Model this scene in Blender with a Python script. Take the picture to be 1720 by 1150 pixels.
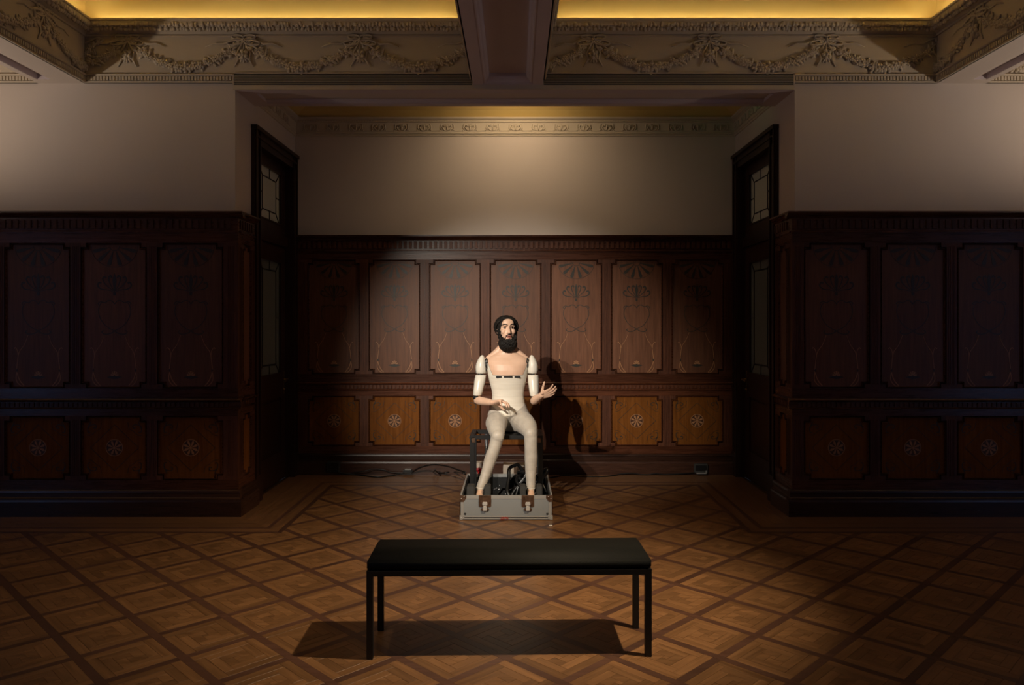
import bpy, bmesh, math, random
from mathutils import Vector, Matrix, kdtree, noise

random.seed(7)
PI = math.pi
for o in list(bpy.data.objects):
    bpy.data.objects.remove(o)
SC = bpy.context.scene
COL = SC.collection

# ------------------------------------------------------------------ camera, light, exposure
FPX, VX, VY, CAMZ = 1280.0, 866.0, 540.0, 1.6
cam_d = bpy.data.cameras.new('camera')
cam = bpy.data.objects.new('camera', cam_d)
COL.objects.link(cam)
cam.location = (0, 0, CAMZ)
cam.rotation_euler = (PI / 2, 0, 0)
cam_d.sensor_fit = 'HORIZONTAL'
cam_d.sensor_width = 36.0
cam_d.lens = 36.0 * FPX / 1720.0
cam_d.shift_x = -(VX - 860.0) / 1720.0
cam_d.shift_y = -(575.0 - VY) / 1720.0
cam_d.clip_start = 0.05
SC.camera = cam

w = bpy.data.worlds.new('world')
SC.world = w
w.use_nodes = True
w.node_tree.nodes['Background'].inputs[0].default_value = (0.02, 0.025, 0.035, 1)
w.node_tree.nodes['Background'].inputs[1].default_value = 0.3
SC.view_settings.view_transform = 'Standard'
SC.view_settings.look = 'None'
SC.view_settings.gamma = 1.0
SC.view_settings.use_curve_mapping = False
SC.view_settings.exposure = 0.0

WARM = (1.0, 0.90, 0.76)
WARM2 = (1.0, 0.76, 0.48)
E_KEY = 1650.0        # two spots on the seated figure
E_BENCH = (620.0, 60.0)
E_WASH = 33.0
E_COVE = 26.0
E_BAY = 76.0
E_FILL = 1.4
# (position, target, energy, cone in degrees, blend, radius, colour)
SPOTS = [
    ((-2.40, 0.20, 4.05), (-0.10, 7.5, 1.0), E_KEY, 27.5, 1.0, 0.035, WARM),
    ((-2.90, 0.63, 4.05), (-0.10, 7.5, 1.0), E_KEY * 0.62, 27.5, 1.0, 0.035, WARM),
    ((1.57, 3.36, 3.30), (-0.15, 4.65, 0.0), E_BENCH[0], 66.0, 1.0, 0.03, WARM2),
    ((-1.52, 3.40, 4.20), (0.0, 4.6, 0.0), E_BENCH[1], 72.0, 1.0, 0.03, WARM2),
    ((0.02, 7.05, 3.86), (0.02, 8.03, 3.05), E_WASH, 150.0, 1.0, 0.06, (1.0, 0.74, 0.47)),
]

def px(x, y, Y):
    """photo pixel at depth Y -> world point"""
    s = FPX / Y
    return Vector(((x - VX) / s, Y, CAMZ - (y - VY) / s))

# ------------------------------------------------------------------ mesh helpers
class MB:
    def __init__(s):
        s.v = []; s.f = []; s.m = []; s.sm = []; s.tone = []
        s.cm = 0; s.cs = False; s.ct = 0.5
    def add(s, vs, fs):
        n = len(s.v)
        s.v.extend([tuple(p) for p in vs])
        for f in fs:
            s.f.append([n + i for i in f]); s.m.append(s.cm); s.sm.append(s.cs); s.tone.append(s.ct)
    def box(s, x0, x1, y0, y1, z0, z1):
        s.add([(x0,y0,z0),(x1,y0,z0),(x1,y1,z0),(x0,y1,z0),(x0,y0,z1),(x1,y0,z1),(x1,y1,z1),(x0,y1,z1)],
              [(0,3,2,1),(4,5,6,7),(0,1,5,4),(1,2,6,5),(2,3,7,6),(3,0,4,7)])
    def cbox(s, x0, x1, y0, y1, z0, z1, c=0.004):
        """box with chamfered edges"""
        bm = bmesh.new()
        bmesh.ops.create_cube(bm, size=1.0)
        for v in bm.verts:
            v.co = Vector((x0 + (v.co.x + .5) * (x1 - x0), y0 + (v.co.y + .5) * (y1 - y0), z0 + (v.co.z + .5) * (z1 - z0)))
        bmesh.ops.bevel(bm, geom=bm.edges[:] , offset=c, segments=2, affect='EDGES')
        s.frombm(bm)
    def frombm(s, bm):
        bm.verts.index_update()
        s.add([v.co for v in bm.verts], [[v.index for v in f.verts] for f in bm.faces])
        bm.free()
    def profile(s, u0, u1, pts):
        """closed (w, z) outline, w measured out of the wall (towards local -y), swept along x"""
        n = len(pts)
        vs = [(u0, -p[0], p[1]) for p in pts] + [(u1, -p[0], p[1]) for p in pts]
        fs = [(i, (i + 1) % n, n + (i + 1) % n, n + i) for i in range(n)]
        fs += [tuple(range(n))[::-1], tuple(range(n, 2 * n))]
        s.add(vs, fs)
    def poly(s, pts, w0, w1):
        """(x, z) outline raised from w0 to w1 out of the wall"""
        n = len(pts)
        a = sum(pts[i][0] * pts[(i + 1) % n][1] - pts[(i + 1) % n][0] * pts[i][1] for i in range(n))
        if a < 0: pts = pts[::-1]
        vs = [(p[0], -w0, p[1]) for p in pts] + [(p[0], -w1, p[1]) for p in pts]
        fs = [(i, (i + 1) % n, n + (i + 1) % n, n + i) for i in range(n)]
        fs += [tuple(range(n, 2 * n))]
        s.add(vs, fs)
    def ribbon(s, path, wd, w0, w1):
        """flat stroke on a wall; path of (x, z), wd a width or list"""
        n = len(path)
        W = wd if isinstance(wd, (list, tuple)) else [wd] * n
        L, R = [], []
        for i, p in enumerate(path):
            a = path[max(i - 1, 0)]; b = path[min(i + 1, n - 1)]
            t = Vector((b[0] - a[0], b[1] - a[1]))
            if t.length < 1e-9: t = Vector((1, 0))
            t.normalize()
            nn = Vector((-t.y, t.x)) * W[i] * .5
            L.append((p[0] + nn.x, p[1] + nn.y)); R.append((p[0] - nn.x, p[1] - nn.y))
        vs = [(p[0], -w1, p[1]) for p in L] + [(p[0], -w1, p[1]) for p in R] + [(p[0], -w0, p[1]) for p in L] + [(p[0], -w0, p[1]) for p in R]
        fs = []
        for i in range(n - 1):
            fs += [(i, n + i, n + i + 1, i + 1), (2*n + i, i, i + 1, 2*n + i + 1), (n + i, 3*n + i, 3*n + i + 1, n + i + 1)]
        s.add(vs, fs)
    def rings(s, rs, close=False, cap=True):
        n = len(rs[0]); b = []
        vs = [p for r in rs for p in r]
        fs = []
        k = len(rs)
        for j in range(k if close else k - 1):
            j2 = (j + 1) % k
            for i in range(n):
                fs.append((j*n + i, j*n + (i+1) % n, j2*n + (i+1) % n, j2*n + i))
        if cap and not close:
            fs.append(tuple(range(n))[::-1]); fs.append(tuple(range((k-1)*n, k*n)))
        s.add(vs, fs)
    def tube(s, path, r, n=8, flat=1.0, round_ends=False, ref=None):
        P = [Vector(p) for p in path]
        R = list(r) if isinstance(r, (list, tuple)) else [r] * len(P)
        T = []
        for i in range(len(P)):
            t = P[min(i+1, len(P)-1)] - P[max(i-1, 0)]
            T.append(t.normalized() if t.length > 1e-9 else Vector((0, 0, 1)))
        if round_ends:
            a0, a1 = P[0], P[-1]; r0, r1 = R[0], R[-1]; t0, t1 = T[0], T[-1]
            hs, he = [], []
            for q in (0.08, 0.5, 0.85):
                c = math.sqrt(max(0, 1 - q*q))
                hs.append((a0 - t0 * r0 * c, r0 * q)); he.append((a1 + t1 * r1 * c, r1 * q))
            P = [h[0] for h in hs] + P + [h[0] for h in he[::-1]]
            R = [h[1] for h in hs] + R + [h[1] for h in he[::-1]]
            T = [t0]*3 + T + [t1]*3
        up = Vector(ref) if ref is not None else (Vector((0, 0, 1)) if abs(T[0].z) < .9 else Vector((1, 0, 0)))
        a = (up - T[0] * up.dot(T[0])).normalized()
        rs = []
        for i in range(len(P)):
            a = (a - T[i] * a.dot(T[i]))
            a = a.normalized() if a.length > 1e-6 else Vector((1, 0, 0))
            b = T[i].cross(a)
            rs.append([P[i] + a * (math.cos(q) * R[i] * flat) + b * (math.sin(q) * R[i]) for q in [2*PI*k/n for k in range(n)]])
        s.rings(rs)
    def ell(s, c, r, n=10, m=6, M=None):
        c = Vector(c)
        rx, ry, rz = (r, r, r) if not isinstance(r, (tuple, list)) else r
        vs = []
        for j in range(1, m):
            th = PI * j / m
            for i in range(n):
                ph = 2*PI*i/n
                vs.append(Vector((rx*math.sin(th)*math.cos(ph), ry*math.sin(th)*math.sin(ph), rz*math.cos(th))))
        vs += [Vector((0, 0, rz)), Vector((0, 0, -rz))]
        fs = []
        for j in range(m - 2):
            for i in range(n):
                fs.append((j*n+i, (j+1)*n+i, (j+1)*n+(i+1) % n, j*n+(i+1) % n))
        t, b = (m-1)*n, (m-1)*n+1
        for i in range(n):
            fs.append((t, i, (i+1) % n)); fs.append((b, (m-2)*n+(i+1) % n, (m-2)*n+i))
        s.add([c + (M @ p if M is not None else p) for p in vs], fs)
    def lathe(s, prof, c=(0, 0, 0), n=20, M=None, cap=True):
        """prof of (r, z) about local z"""
        c = Vector(c); rs = []
        for r, z in prof:
            ring = []
            for i in range(n):
                p = Vector((r*math.cos(2*PI*i/n), r*math.sin(2*PI*i/n), z))
                ring.append(c + (M @ p if M is not None else p))
            rs.append(ring)
        s.rings(rs, cap=cap)
    def mesh(s, name, smooth=None):
        me = bpy.data.meshes.new(name)
        me.from_pydata(s.v, [], s.f)
        if smooth is not None:
            me.polygons.foreach_set('use_smooth', [smooth] * len(s.f))
        else:
            me.polygons.foreach_set('use_smooth', s.sm)
        me.polygons.foreach_set('material_index', s.m)
        me.update()
        return me
    def build(s, name, mats, parent=None, smooth=None, recalc=False, **kw):
        me = s.mesh(name, smooth)
        if recalc: fixn(me)
        for m in (mats if isinstance(mats, (list, tuple)) else [mats]):
            me.materials.append(m)
        return link(name, me, parent, **kw)

def fixn(me):
    bm = bmesh.new(); bm.from_mesh(me)
    bmesh.ops.recalc_face_normals(bm, faces=bm.faces)
    bm.to_mesh(me); bm.free()

def link(name, me, parent=None, loc=None, rotz=0.0, **kw):
    o = bpy.data.objects.new(name, me)
    COL.objects.link(o)
    if parent is not None: o.parent = parent
    if loc is not None: o.location = loc
    if rotz: o.rotation_euler = (0, 0, rotz)
    tag(o, **kw)
    return o

def tag(o, label=None, category=None, group=None, kind=None):
    if label: o['label'] = label
    if category: o['category'] = category
    if group: o['group'] = group
    if kind: o['kind'] = kind
    return o

def empty(name, loc=(0, 0, 0), rotz=0.0, **kw):
    o = link(name, None, None, loc, rotz, **kw)
    o.empty_display_size = .1
    return o

# ------------------------------------------------------------------ materials
def new_mat(name):
    m = bpy.data.materials.new(name)
    m.use_nodes = True
    nt = m.node_tree
    return m, nt, nt.nodes['Principled BSDF']

def N(nt, t, **kw):
    n = nt.nodes.new(t)
    for k, v in kw.items(): setattr(n, k, v)
    return n

def ramp(nt, fac, stops):
    r = N(nt, 'ShaderNodeValToRGB')
    e = r.color_ramp.elements
    while len(e) > 1: e.remove(e[-1])
    e[0].position = stops[0][0]; e[0].color = (*stops[0][1], 1)
    for p, c in stops[1:]:
        k = e.new(p); k.color = (*c, 1)
    nt.links.new(fac, r.inputs[0])
    return r.outputs[0]

def plain(name, col, rough=.5, metal=0.0, spec=.5, bump=0.0, bscale=60.0, var=0.0, coat=0.0):
    m, nt, b = new_mat(name)
    b.inputs['Base Color'].default_value = (*col, 1)
    b.inputs['Roughness'].default_value = rough
    b.inputs['Metallic'].default_value = metal
    b.inputs['Specular IOR Level'].default_value = spec
    b.inputs['Coat Weight'].default_value = coat
    if bump or var:
        tc = N(nt, 'ShaderNodeTexCoord')
        nz = N(nt, 'ShaderNodeTexNoise'); nz.inputs['Scale'].default_value = bscale; nz.inputs['Detail'].default_value = 4
        nt.links.new(tc.outputs['Object'], nz.inputs['Vector'])
        if var:
            nt.links.new(ramp(nt, nz.outputs[0], [(.3, tuple(c*(1-var) for c in col)), (.7, tuple(min(1, c*(1+var)) for c in col))]), b.inputs['Base Color'])
        if bump:
            bp = N(nt, 'ShaderNodeBump'); bp.inputs['Strength'].default_value = bump; bp.inputs['Distance'].default_value = .01
            nt.links.new(nz.outputs[0], bp.inputs['Height']); nt.links.new(bp.outputs[0], b.inputs['Normal'])
    return m

def wood(name, dark, light, axis='z', rough=.38, scale=7.0, rnd=.25, spec=.45, tone_attr=None):
    """stretched-noise grain running along axis; small tone change from piece to piece"""
    m, nt, b = new_mat(name)
    tc = N(nt, 'ShaderNodeTexCoord'); mp = N(nt, 'ShaderNodeMapping')
    sc = {'x': (.6, 9, 9), 'y': (9, .6, 9), 'z': (9, 9, .6)}[axis]
    mp.inputs['Scale'].default_value = sc
    oi = N(nt, 'ShaderNodeObjectInfo')
    if tone_attr:
        at = N(nt, 'ShaderNodeAttribute', attribute_name=tone_attr); rv = at.outputs['Fac']
    else:
        rv = oi.outputs['Random']
    off = N(nt, 'ShaderNodeMath', operation='MULTIPLY'); off.inputs[1].default_value = 37.0
    nt.links.new(rv, off.inputs[0])
    nt.links.new(off.outputs[0], mp.inputs['Location'])
    nt.links.new(tc.outputs['Object'], mp.inputs['Vector'])
    nz = N(nt, 'ShaderNodeTexNoise'); nz.inputs['Scale'].default_value = scale; nz.inputs['Detail'].default_value = 6; nz.inputs['Roughness'].default_value = .65
    nt.links.new(mp.outputs[0], nz.inputs['Vector'])
    c = ramp(nt, nz.outputs[0], [(.28, dark), (.72, light)])
    hs = N(nt, 'ShaderNodeHueSaturation')
    mr = N(nt, 'ShaderNodeMapRange'); mr.inputs['To Min'].default_value = 1 - rnd; mr.inputs['To Max'].default_value = 1 + rnd
    nt.links.new(rv, mr.inputs['Value']); nt.links.new(mr.outputs[0], hs.inputs['Value']); nt.links.new(c, hs.inputs['Color'])
    nt.links.new(hs.outputs[0], b.inputs['Base Color'])
    rr = N(nt, 'ShaderNodeMapRange'); rr.inputs['To Min'].default_value = rough - .08; rr.inputs['To Max'].default_value = rough + .12
    nt.links.new(nz.outputs[0], rr.inputs['Value']); nt.links.new(rr.outputs[0], b.inputs['Roughness'])
    b.inputs['Specular IOR Level'].default_value = spec
    bp = N(nt, 'ShaderNodeBump'); bp.inputs['Strength'].default_value = .08; bp.inputs['Distance'].default_value = .004
    nt.links.new(nz.outputs[0], bp.inputs['Height']); nt.links.new(bp.outputs[0], b.inputs['Normal'])
    return m

def emit(name, col, strength):
    m, nt, b = new_mat(name)
    b.inputs['Base Color'].default_value = (*col, 1)
    b.inputs['Emission Color'].default_value = (*col, 1)
    b.inputs['Emission Strength'].default_value = strength
    return m

def plaster(name, col, rough=.85):
    m, nt, b = new_mat(name)
    tc = N(nt, 'ShaderNodeTexCoord')
    nz = N(nt, 'ShaderNodeTexNoise'); nz.inputs['Scale'].default_value = 1.3; nz.inputs['Detail'].default_value = 5
    n2 = N(nt, 'ShaderNodeTexNoise'); n2.inputs['Scale'].default_value = 90; n2.inputs['Detail'].default_value = 3
    nt.links.new(tc.outputs['Object'], nz.inputs['Vector']); nt.links.new(tc.outputs['Object'], n2.inputs['Vector'])
    nt.links.new(ramp(nt, nz.outputs[0], [(.3, tuple(c*.93 for c in col)), (.7, col)]), b.inputs['Base Color'])
    b.inputs['Roughness'].default_value = rough
    b.inputs['Specular IOR Level'].default_value = .2
    bp = N(nt, 'ShaderNodeBump'); bp.inputs['Strength'].default_value = .05; bp.inputs['Distance'].default_value = .003
    nt.links.new(n2.outputs[0], bp.inputs['Height']); nt.links.new(bp.outputs[0], b.inputs['Normal'])
    return m

M = {}
M['plaster'] = plaster('wall_plaster', (.62, .55, .49))
M['stucco'] = plaster('relief_plaster', (.58, .51, .40))
M['soffit'] = plaster('soffit_paint', (.60, .53, .54))
M['gold'] = plaster('gold_cove_paint', (.68, .50, .18), .6)
M['ceil'] = plaster('ceiling_paint', (.62, .54, .42))
M['frame'] = wood('mahogany_frame', (.044, .0145, .0072), (.112, .038, .0175), 'z', rough=.44, spec=.3)
M['railw'] = wood('mahogany_rail', (.042, .0135, .0068), (.105, .035, .016), 'x', rough=.26, spec=.4)
M['panel'] = wood('mahogany_panel', (.085, .033, .0165), (.165, .067, .033), 'z', scale=5, rnd=.15, rough=.44, spec=.36)
M['panel2'] = wood('mahogany_low_panel', (.11, .036, .007), (.21, .073, .0145), 'z', scale=5, rnd=.15, rough=.46, spec=.07)
M['door'] = wood('dark_door_wood', (.014, .005, .0035), (.036, .0125, .008), 'z', rough=.4)
M['base'] = wood('base_wood', (.020, .0085, .0055), (.055, .0225, .0130), 'x', rough=.28)
M['inlay'] = plain('dark_inlay', (.026, .022, .016), .45)
M['disc'] = plain('rosette_ground', (.060, .022, .008), .45)
M['vine'] = plain('tan_inlay', (.33, .155, .068), .45)
M['plank'] = wood('oak_plank', (.115, .056, .024), (.235, .120, .052), 'x', rough=.36, scale=5, rnd=.22)
M['plank_t'] = wood('oak_plank_field', (.115, .056, .024), (.235, .120, .052), 'x', rough=.36, scale=5, rnd=.22, tone_attr='tone')
M['strip'] = wood('dark_floor_strip', (.052, .025, .017), (.105, .050, .033), 'x', rough=.36, rnd=.2)
M['board'] = wood('floor_board', (.10, .050, .024), (.20, .100, .047), 'x', rough=.36, rnd=.15)
M['bed'] = plain('floor_bed', (.045, .022, .012), .5, var=.3, bscale=8)
M['black'] = plain('black_steel', (.008, .008, .0085), .42)
M['leather'] = plain('black_leather', (.0040, .0045, .0042), .7, spec=.15, bump=.15, bscale=140)
M['hosem'] = plain('black_hose', (.008, .008, .008), .3)
M['foam'] = plain('black_foam', (.010, .010, .010), .85, bump=.3, bscale=200)
M['greyfoam'] = plain('grey_block', (.035, .034, .032), .7, bump=.2, bscale=150)
M['alu'] = plain('aluminium', (.42, .42, .41), .4, metal=.4)
M['casegrey'] = plain('case_laminate', (.235, .25, .26), .5, var=.05, bscale=4)
M['bronze'] = plain('brown_steel', (.26, .17, .12), .35, metal=.9, var=.3, bscale=30)  # brown metal, tone varied by noise
M['chrome'] = plain('chrome', (.75, .75, .73), .25, metal=.45)
M['brass'] = plain('old_brass', (.45, .33, .16), .3, metal=1.0)
M['red'] = plain('red_paint', (.35, .035, .02), .5)
M['redpl'] = plain('red_plastic', (.45, .012, .02), .4)
M['white'] = plain('white_card', (.8, .78, .74), .6)
M['carton'] = plain('beige_box', (.38, .32, .26), .6)
M['cable'] = plain('black_rubber', (.007, .007, .007), .4)
M['steelpole'] = plain('steel_pole', (.45, .48, .54), .3, metal=.9)
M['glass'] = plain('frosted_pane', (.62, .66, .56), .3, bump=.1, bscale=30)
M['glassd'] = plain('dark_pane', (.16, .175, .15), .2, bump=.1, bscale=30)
M['lead'] = plain('lead_came', (.02, .02, .02), .5, metal=.5)
M['grille'] = plain('grille_paint', (.60, .52, .42), .5)
M['dark'] = plain('dark_void', (.006, .006, .006), .8)
M['hair'] = plain('black_hair', (.010, .0075, .006), .6, spec=.25)
M['shell'] = plain('ivory_shell', (.74, .69, .60), .33, coat=.2)
M['lip'] = plain('lip', (.45, .17, .13), .45)
M['mouth'] = plain('mouth_dark', (.06, .012, .01), .5)
M['eye'] = plain('eyeball', (.50, .44, .38), .3)
M['iris'] = plain('iris', (.03, .016, .01), .1)
M['led'] = emit('led_strip', (1.0, .87, .56), E_COVE)
M['green'] = emit('green_lamp', (.10, 1.0, .45), 1.3)
M['bluefill'] = emit('blue_fill_glow', (.30, .48, 1.0), E_FILL)  # glow of the windows added out of view as blue fill
M['greendot'] = emit('green_led', (.2, 1.0, .35), 2.0)

# ------------------------------------------------------------------ floor
YF, YB = 6.32, 8.03              # flank wall plane, alcove back plane
XL, XR = -2.325, 2.315           # alcove side planes
RX, RY0 = 7.0, -3.0              # outer room
mb = MB()
mb.box(-RX, RX, RY0, YF, -.12, -.004)
mb.box(XL - .05, XR + .05, YF, YB, -.12, -.004)
floor = mb.build('floor', M['bed'], kind='structure')

def clip(poly, a, b, c):
    """keep a*x + b*y <= c"""
    out = []
    for i in range(len(poly)):
        p, q = poly[i], poly[(i + 1) % len(poly)]
        dp, dq = a*p[0] + b*p[1] - c, a*q[0] + b*q[1] - c
        if dp <= 0: out.append(p)
        if (dp < 0 < dq) or (dq < 0 < dp):
            t = dp / (dp - dq)
            out.append((p[0] + t*(q[0]-p[0]), p[1] + t*(q[1]-p[1])))
    return out
BO = .53
REG = [(-5.6, 5.6, 1.9, 6.30 - BO), (XL + BO, XR - BO, 6.30 - BO, 7.97 - BO)]
def clip_region(poly):
    res = []
    for x0, x1, y0, y1 in REG:
        p = poly
        for a, b, c in ((-1, 0, -x0), (1, 0, x1), (0, -1, -y0), (0, 1, y1)):
            p = clip(p, a, b, c)
            if len(p) < 3: break
        if len(p) >= 3:
            ar = abs(sum(p[i][0]*p[(i+1) % len(p)][1] - p[(i+1) % len(p)][0]*p[i][1] for i in range(len(p)))) / 2
            if ar > 2e-5: res.append((p, ar))
    return res
def slab(mb, poly, z0, z1):
    n = len(poly)
    a = sum(poly[i][0]*poly[(i+1) % n][1] - poly[(i+1) % n][0]*poly[i][1] for i in range(n))
    if a < 0: poly = poly[::-1]
    mb.add([(p[0], p[1], z0) for p in poly] + [(p[0], p[1], z1) for p in poly],
           [(i, (i+1) % n, n+(i+1) % n, n+i) for i in range(n)] + [tuple(range(n, 2*n))])

HS = .2555                       # half diagonal of the diamond lattice
NX0, NY0 = -.05, 4.145
SIDE = HS * math.sqrt(2)
SW = .042                        # dark strip width
C45 = math.sqrt(.5)
def lat(a, b):                   # lattice axes at +-45 degrees -> floor xy
    return (NX0 + (a - b) * C45, NY0 + (a + b) * C45)
GAP = .0006
RING = .0485
INN = SIDE - SW
# plank kinds of one square (centre at 0): log-cabin rings
kinds = []
for k in range(3):
    h = INN/2 - k*RING
    kinds += [(-h, h - RING, h - RING, h, 0), (h - RING, h, -h + RING, h, 1), (-h + RING, h, -h, -h + RING, 0), (-h, -h + RING, -h, h - RING, 1)]
h = INN/2 - 3*RING
kinds.append((-h, h, -h, h, 0))
plank_me = {}
def plank_mesh(L, Wd):
    key = (round(L, 4), round(Wd, 4))
    if key not in plank_me:
        b = MB(); l, q = L/2 - GAP, Wd/2 - GAP
        e = .0004
        b.add([(-l,-q,-.004),(l,-q,-.004),(l,q,-.004),(-l,q,-.004),(-l,-q,-e),(l,-q,-e),(l,q,-e),(-l,q,-e),(-l+e,-q+e,0),(l-e,-q+e,0),(l-e,q-e,0),(-l+e,q-e,0)],
              [(0,1,5,4),(1,2,6,5),(2,3,7,6),(3,0,4,7),(4,5,9,8),(5,6,10,9),(6,7,11,10),(7,4,8,11),(8,9,10,11)])
        me = b.mesh('plank', False); me.materials.append(M['plank'])
        plank_me[key] = me
    return plank_me[key]
cands, field = [], MB()
rng = random.Random(3)
def inside_view(x, y):
    if y < .5: return False
    s = FPX / y
    X, Yp = VX + x*s, VY + CAMZ*s
    return -10 < X < 1730 and Yp < 1165
for ia in range(-30, 31):
    for ib in range(-30, 31):
        ca, cb = (ia + .5)*SIDE, (ib + .5)*SIDE
        cx, cy = lat(ca, cb)
        if not (-6.2 < cx < 6.2 and 1.4 < cy < 8.0): continue
        for (a0, a1, b0, b1, along) in kinds:
            poly = [lat(ca + p, cb + q) for p, q in ((a0+GAP, b0+GAP), (a1-GAP, b0+GAP), (a1-GAP, b1-GAP), (a0+GAP, b1-GAP))]
            pieces = clip_region(poly)
            if not pieces: continue
            full = (a1-a0-2*GAP)*(b1-b0-2*GAP)
            mx, my = lat(ca + (a0+a1)/2, cb + (b0+b1)/2)
            dz = rng.uniform(-.0007, 0)
            if len(pieces) == 1 and pieces[0][1] > .999*full and inside_view(mx, my):
                L, Wd = (a1-a0, b1-b0) if not along else (b1-b0, a1-a0)
                rot = (PI/4 if not along else 3*PI/4)
                if b1 - b0 > a1 - a0 and not along: L, Wd, rot = Wd, L, 3*PI/4
                cands.append((full / my**3, L, Wd, mx, my, rot, dz, poly))
            else:
                field.ct = rng.random()
                for p, ar in pieces: slab(field, p, -.004, dz)
cands.sort(key=lambda t: -t[0])
for t in cands[:300]:
    o = link('plank', plank_mesh(t[1], t[2]), floor, (t[3], t[4], t[6]), t[5])
for t in cands[300:]:
    field.ct = rng.random()
    slab(field, t[7], -.004, t[6])
me = field.mesh('field_planks', False)
me.materials.append(M['plank_t'])
at = me.attributes.new('tone', 'FLOAT', 'FACE')
at.data.foreach_set('value', field.tone)
link('field_planks', me, floor, kind='stuff')
# dark strips: one family runs through, the other lies between
for i in range(-22, 23):
    a = i*SIDE
    for (p, ar) in clip_region([lat(a - SW/2, -9), lat(a + SW/2, -9), lat(a + SW/2, 9), lat(a - SW/2, 9)]):
        b = MB(); slab(b, p, -.004, -.0002); b.build('dark_strip', M['strip'], floor, False)
short = MB(); segs = []
for ib in range(-30, 31):
    for ia in range(-30, 31):
        a0, a1, bb = ia*SIDE + SW/2 + GAP, (ia+1)*SIDE - SW/2 - GAP, ib*SIDE
        mx, my = lat((a0+a1)/2, bb)
        if not (-6.2 < mx < 6.2 and 1.4 < my < 8.0): continue
        for (p, ar) in clip_region([lat(a0, bb - SW/2), lat(a1, bb - SW/2), lat(a1, bb + SW/2), lat(a0, bb + SW/2)]):
            if inside_view(mx, my): segs.append((ar/my**3, p))
            else: slab(short, p, -.004, -.0003)
segs.sort(key=lambda t: -t[0])
for ar, p in segs[:250]:
    b = MB(); slab(b, p, -.004, -.0003); b.build('dark_strip', M['strip'], floor, False)
for ar, p in segs[250:]: slab(short, p, -.004, -.0003)
short.build('short_dark_strips', M['strip'], floor, False, kind='stuff')
# border boards following the walls
def border_pts(o):
    return [(-6.9, 6.30 - o), (XL + .02 + o, 6.30 - o), (XL + .02 + o, 7.97 - o), (XR - .02 - o, 7.97 - o), (XR - .02 - o, 6.30 - o), (6.9, 6.30 - o)]
OFF = [(-.03, .13, 'board'), (.13, .25, 'board'), (.25, .37, 'board'), (.37, .405, 'strip'), (.405, .49, 'board'), (.49, BO, 'strip')]
for o0, o1, mt in OFF:
    A, B = border_pts(o0 + .0006), border_pts(o1 - .0006)
    for i in range(5):
        quad = [B[i], B[i+1], A[i+1], A[i]]
        c = Vector((sum(q[0] for q in quad)/4, sum(q[1] for q in quad)/4, 0))
        rot = PI/2 if i in (1, 3) else 0
        R = Matrix.Rotation(-rot, 2)
        loc = [R @ Vector((q[0] - c.x, q[1] - c.y)) for q in quad]
        b = MB(); slab(b, [(p.x, p.y) for p in loc], -.004, 0)
        b.build('border_board' if mt == 'board' else 'border_strip', M[mt], floor, False, loc=(c.x, c.y, 0), rotz=rot)

# ------------------------------------------------------------------ wainscot pieces
PW, PITCH = .545, .636
UZ0, UZ1 = 1.050, 2.250          # tall panel
LZ0, LZ1 = .295, .822            # low panel
NOT = (.048, .040)
def notch(wd, ht, e=0.0):
    a, b = wd/2 - e, ht/2 - e
    nx, nz = NOT
    return [(-a+nx, -b), (a-nx, -b), (a-nx, -b+nz), (a, -b+nz), (a, b-nz), (a-nx, b-nz), (a-nx, b), (-a+nx, b), (-a+nx, b-nz), (-a, b-nz), (-a, -b+nz), (-a+nx, -b+nz)]
W_PANEL, W_FRAME, W_IN = .020, .034, .0215
def smooth_path(P, k=6):
    out = []
    n = len(P)
    for i in range(n - 1):
        p0, p1, p2, p3 = [Vector(P[max(0, min(n-1, j))]) for j in (i-1, i, i+1, i+2)]
        for q in range(k):
            t = q / k
            out.append(tuple(.5*((2*p1) + (p2-p0)*t + (2*p0-5*p1+4*p2-p3)*t*t + (3*p1-p0-3*p2+p3)*t**3)))
    out.append(tuple(P[-1]))
    return out
def mir(P): return [(-p[0], p[1]) for p in P]
def spiral(cx, cz, r0, r1, a0, turns, n=16):
    return [(cx + (r0+(r1-r0)*i/n)*math.cos(a0+turns*2*PI*i/n), cz + (r0+(r1-r0)*i/n)*math.sin(a0+turns*2*PI*i/n)) for i in range(n+1)]

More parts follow.
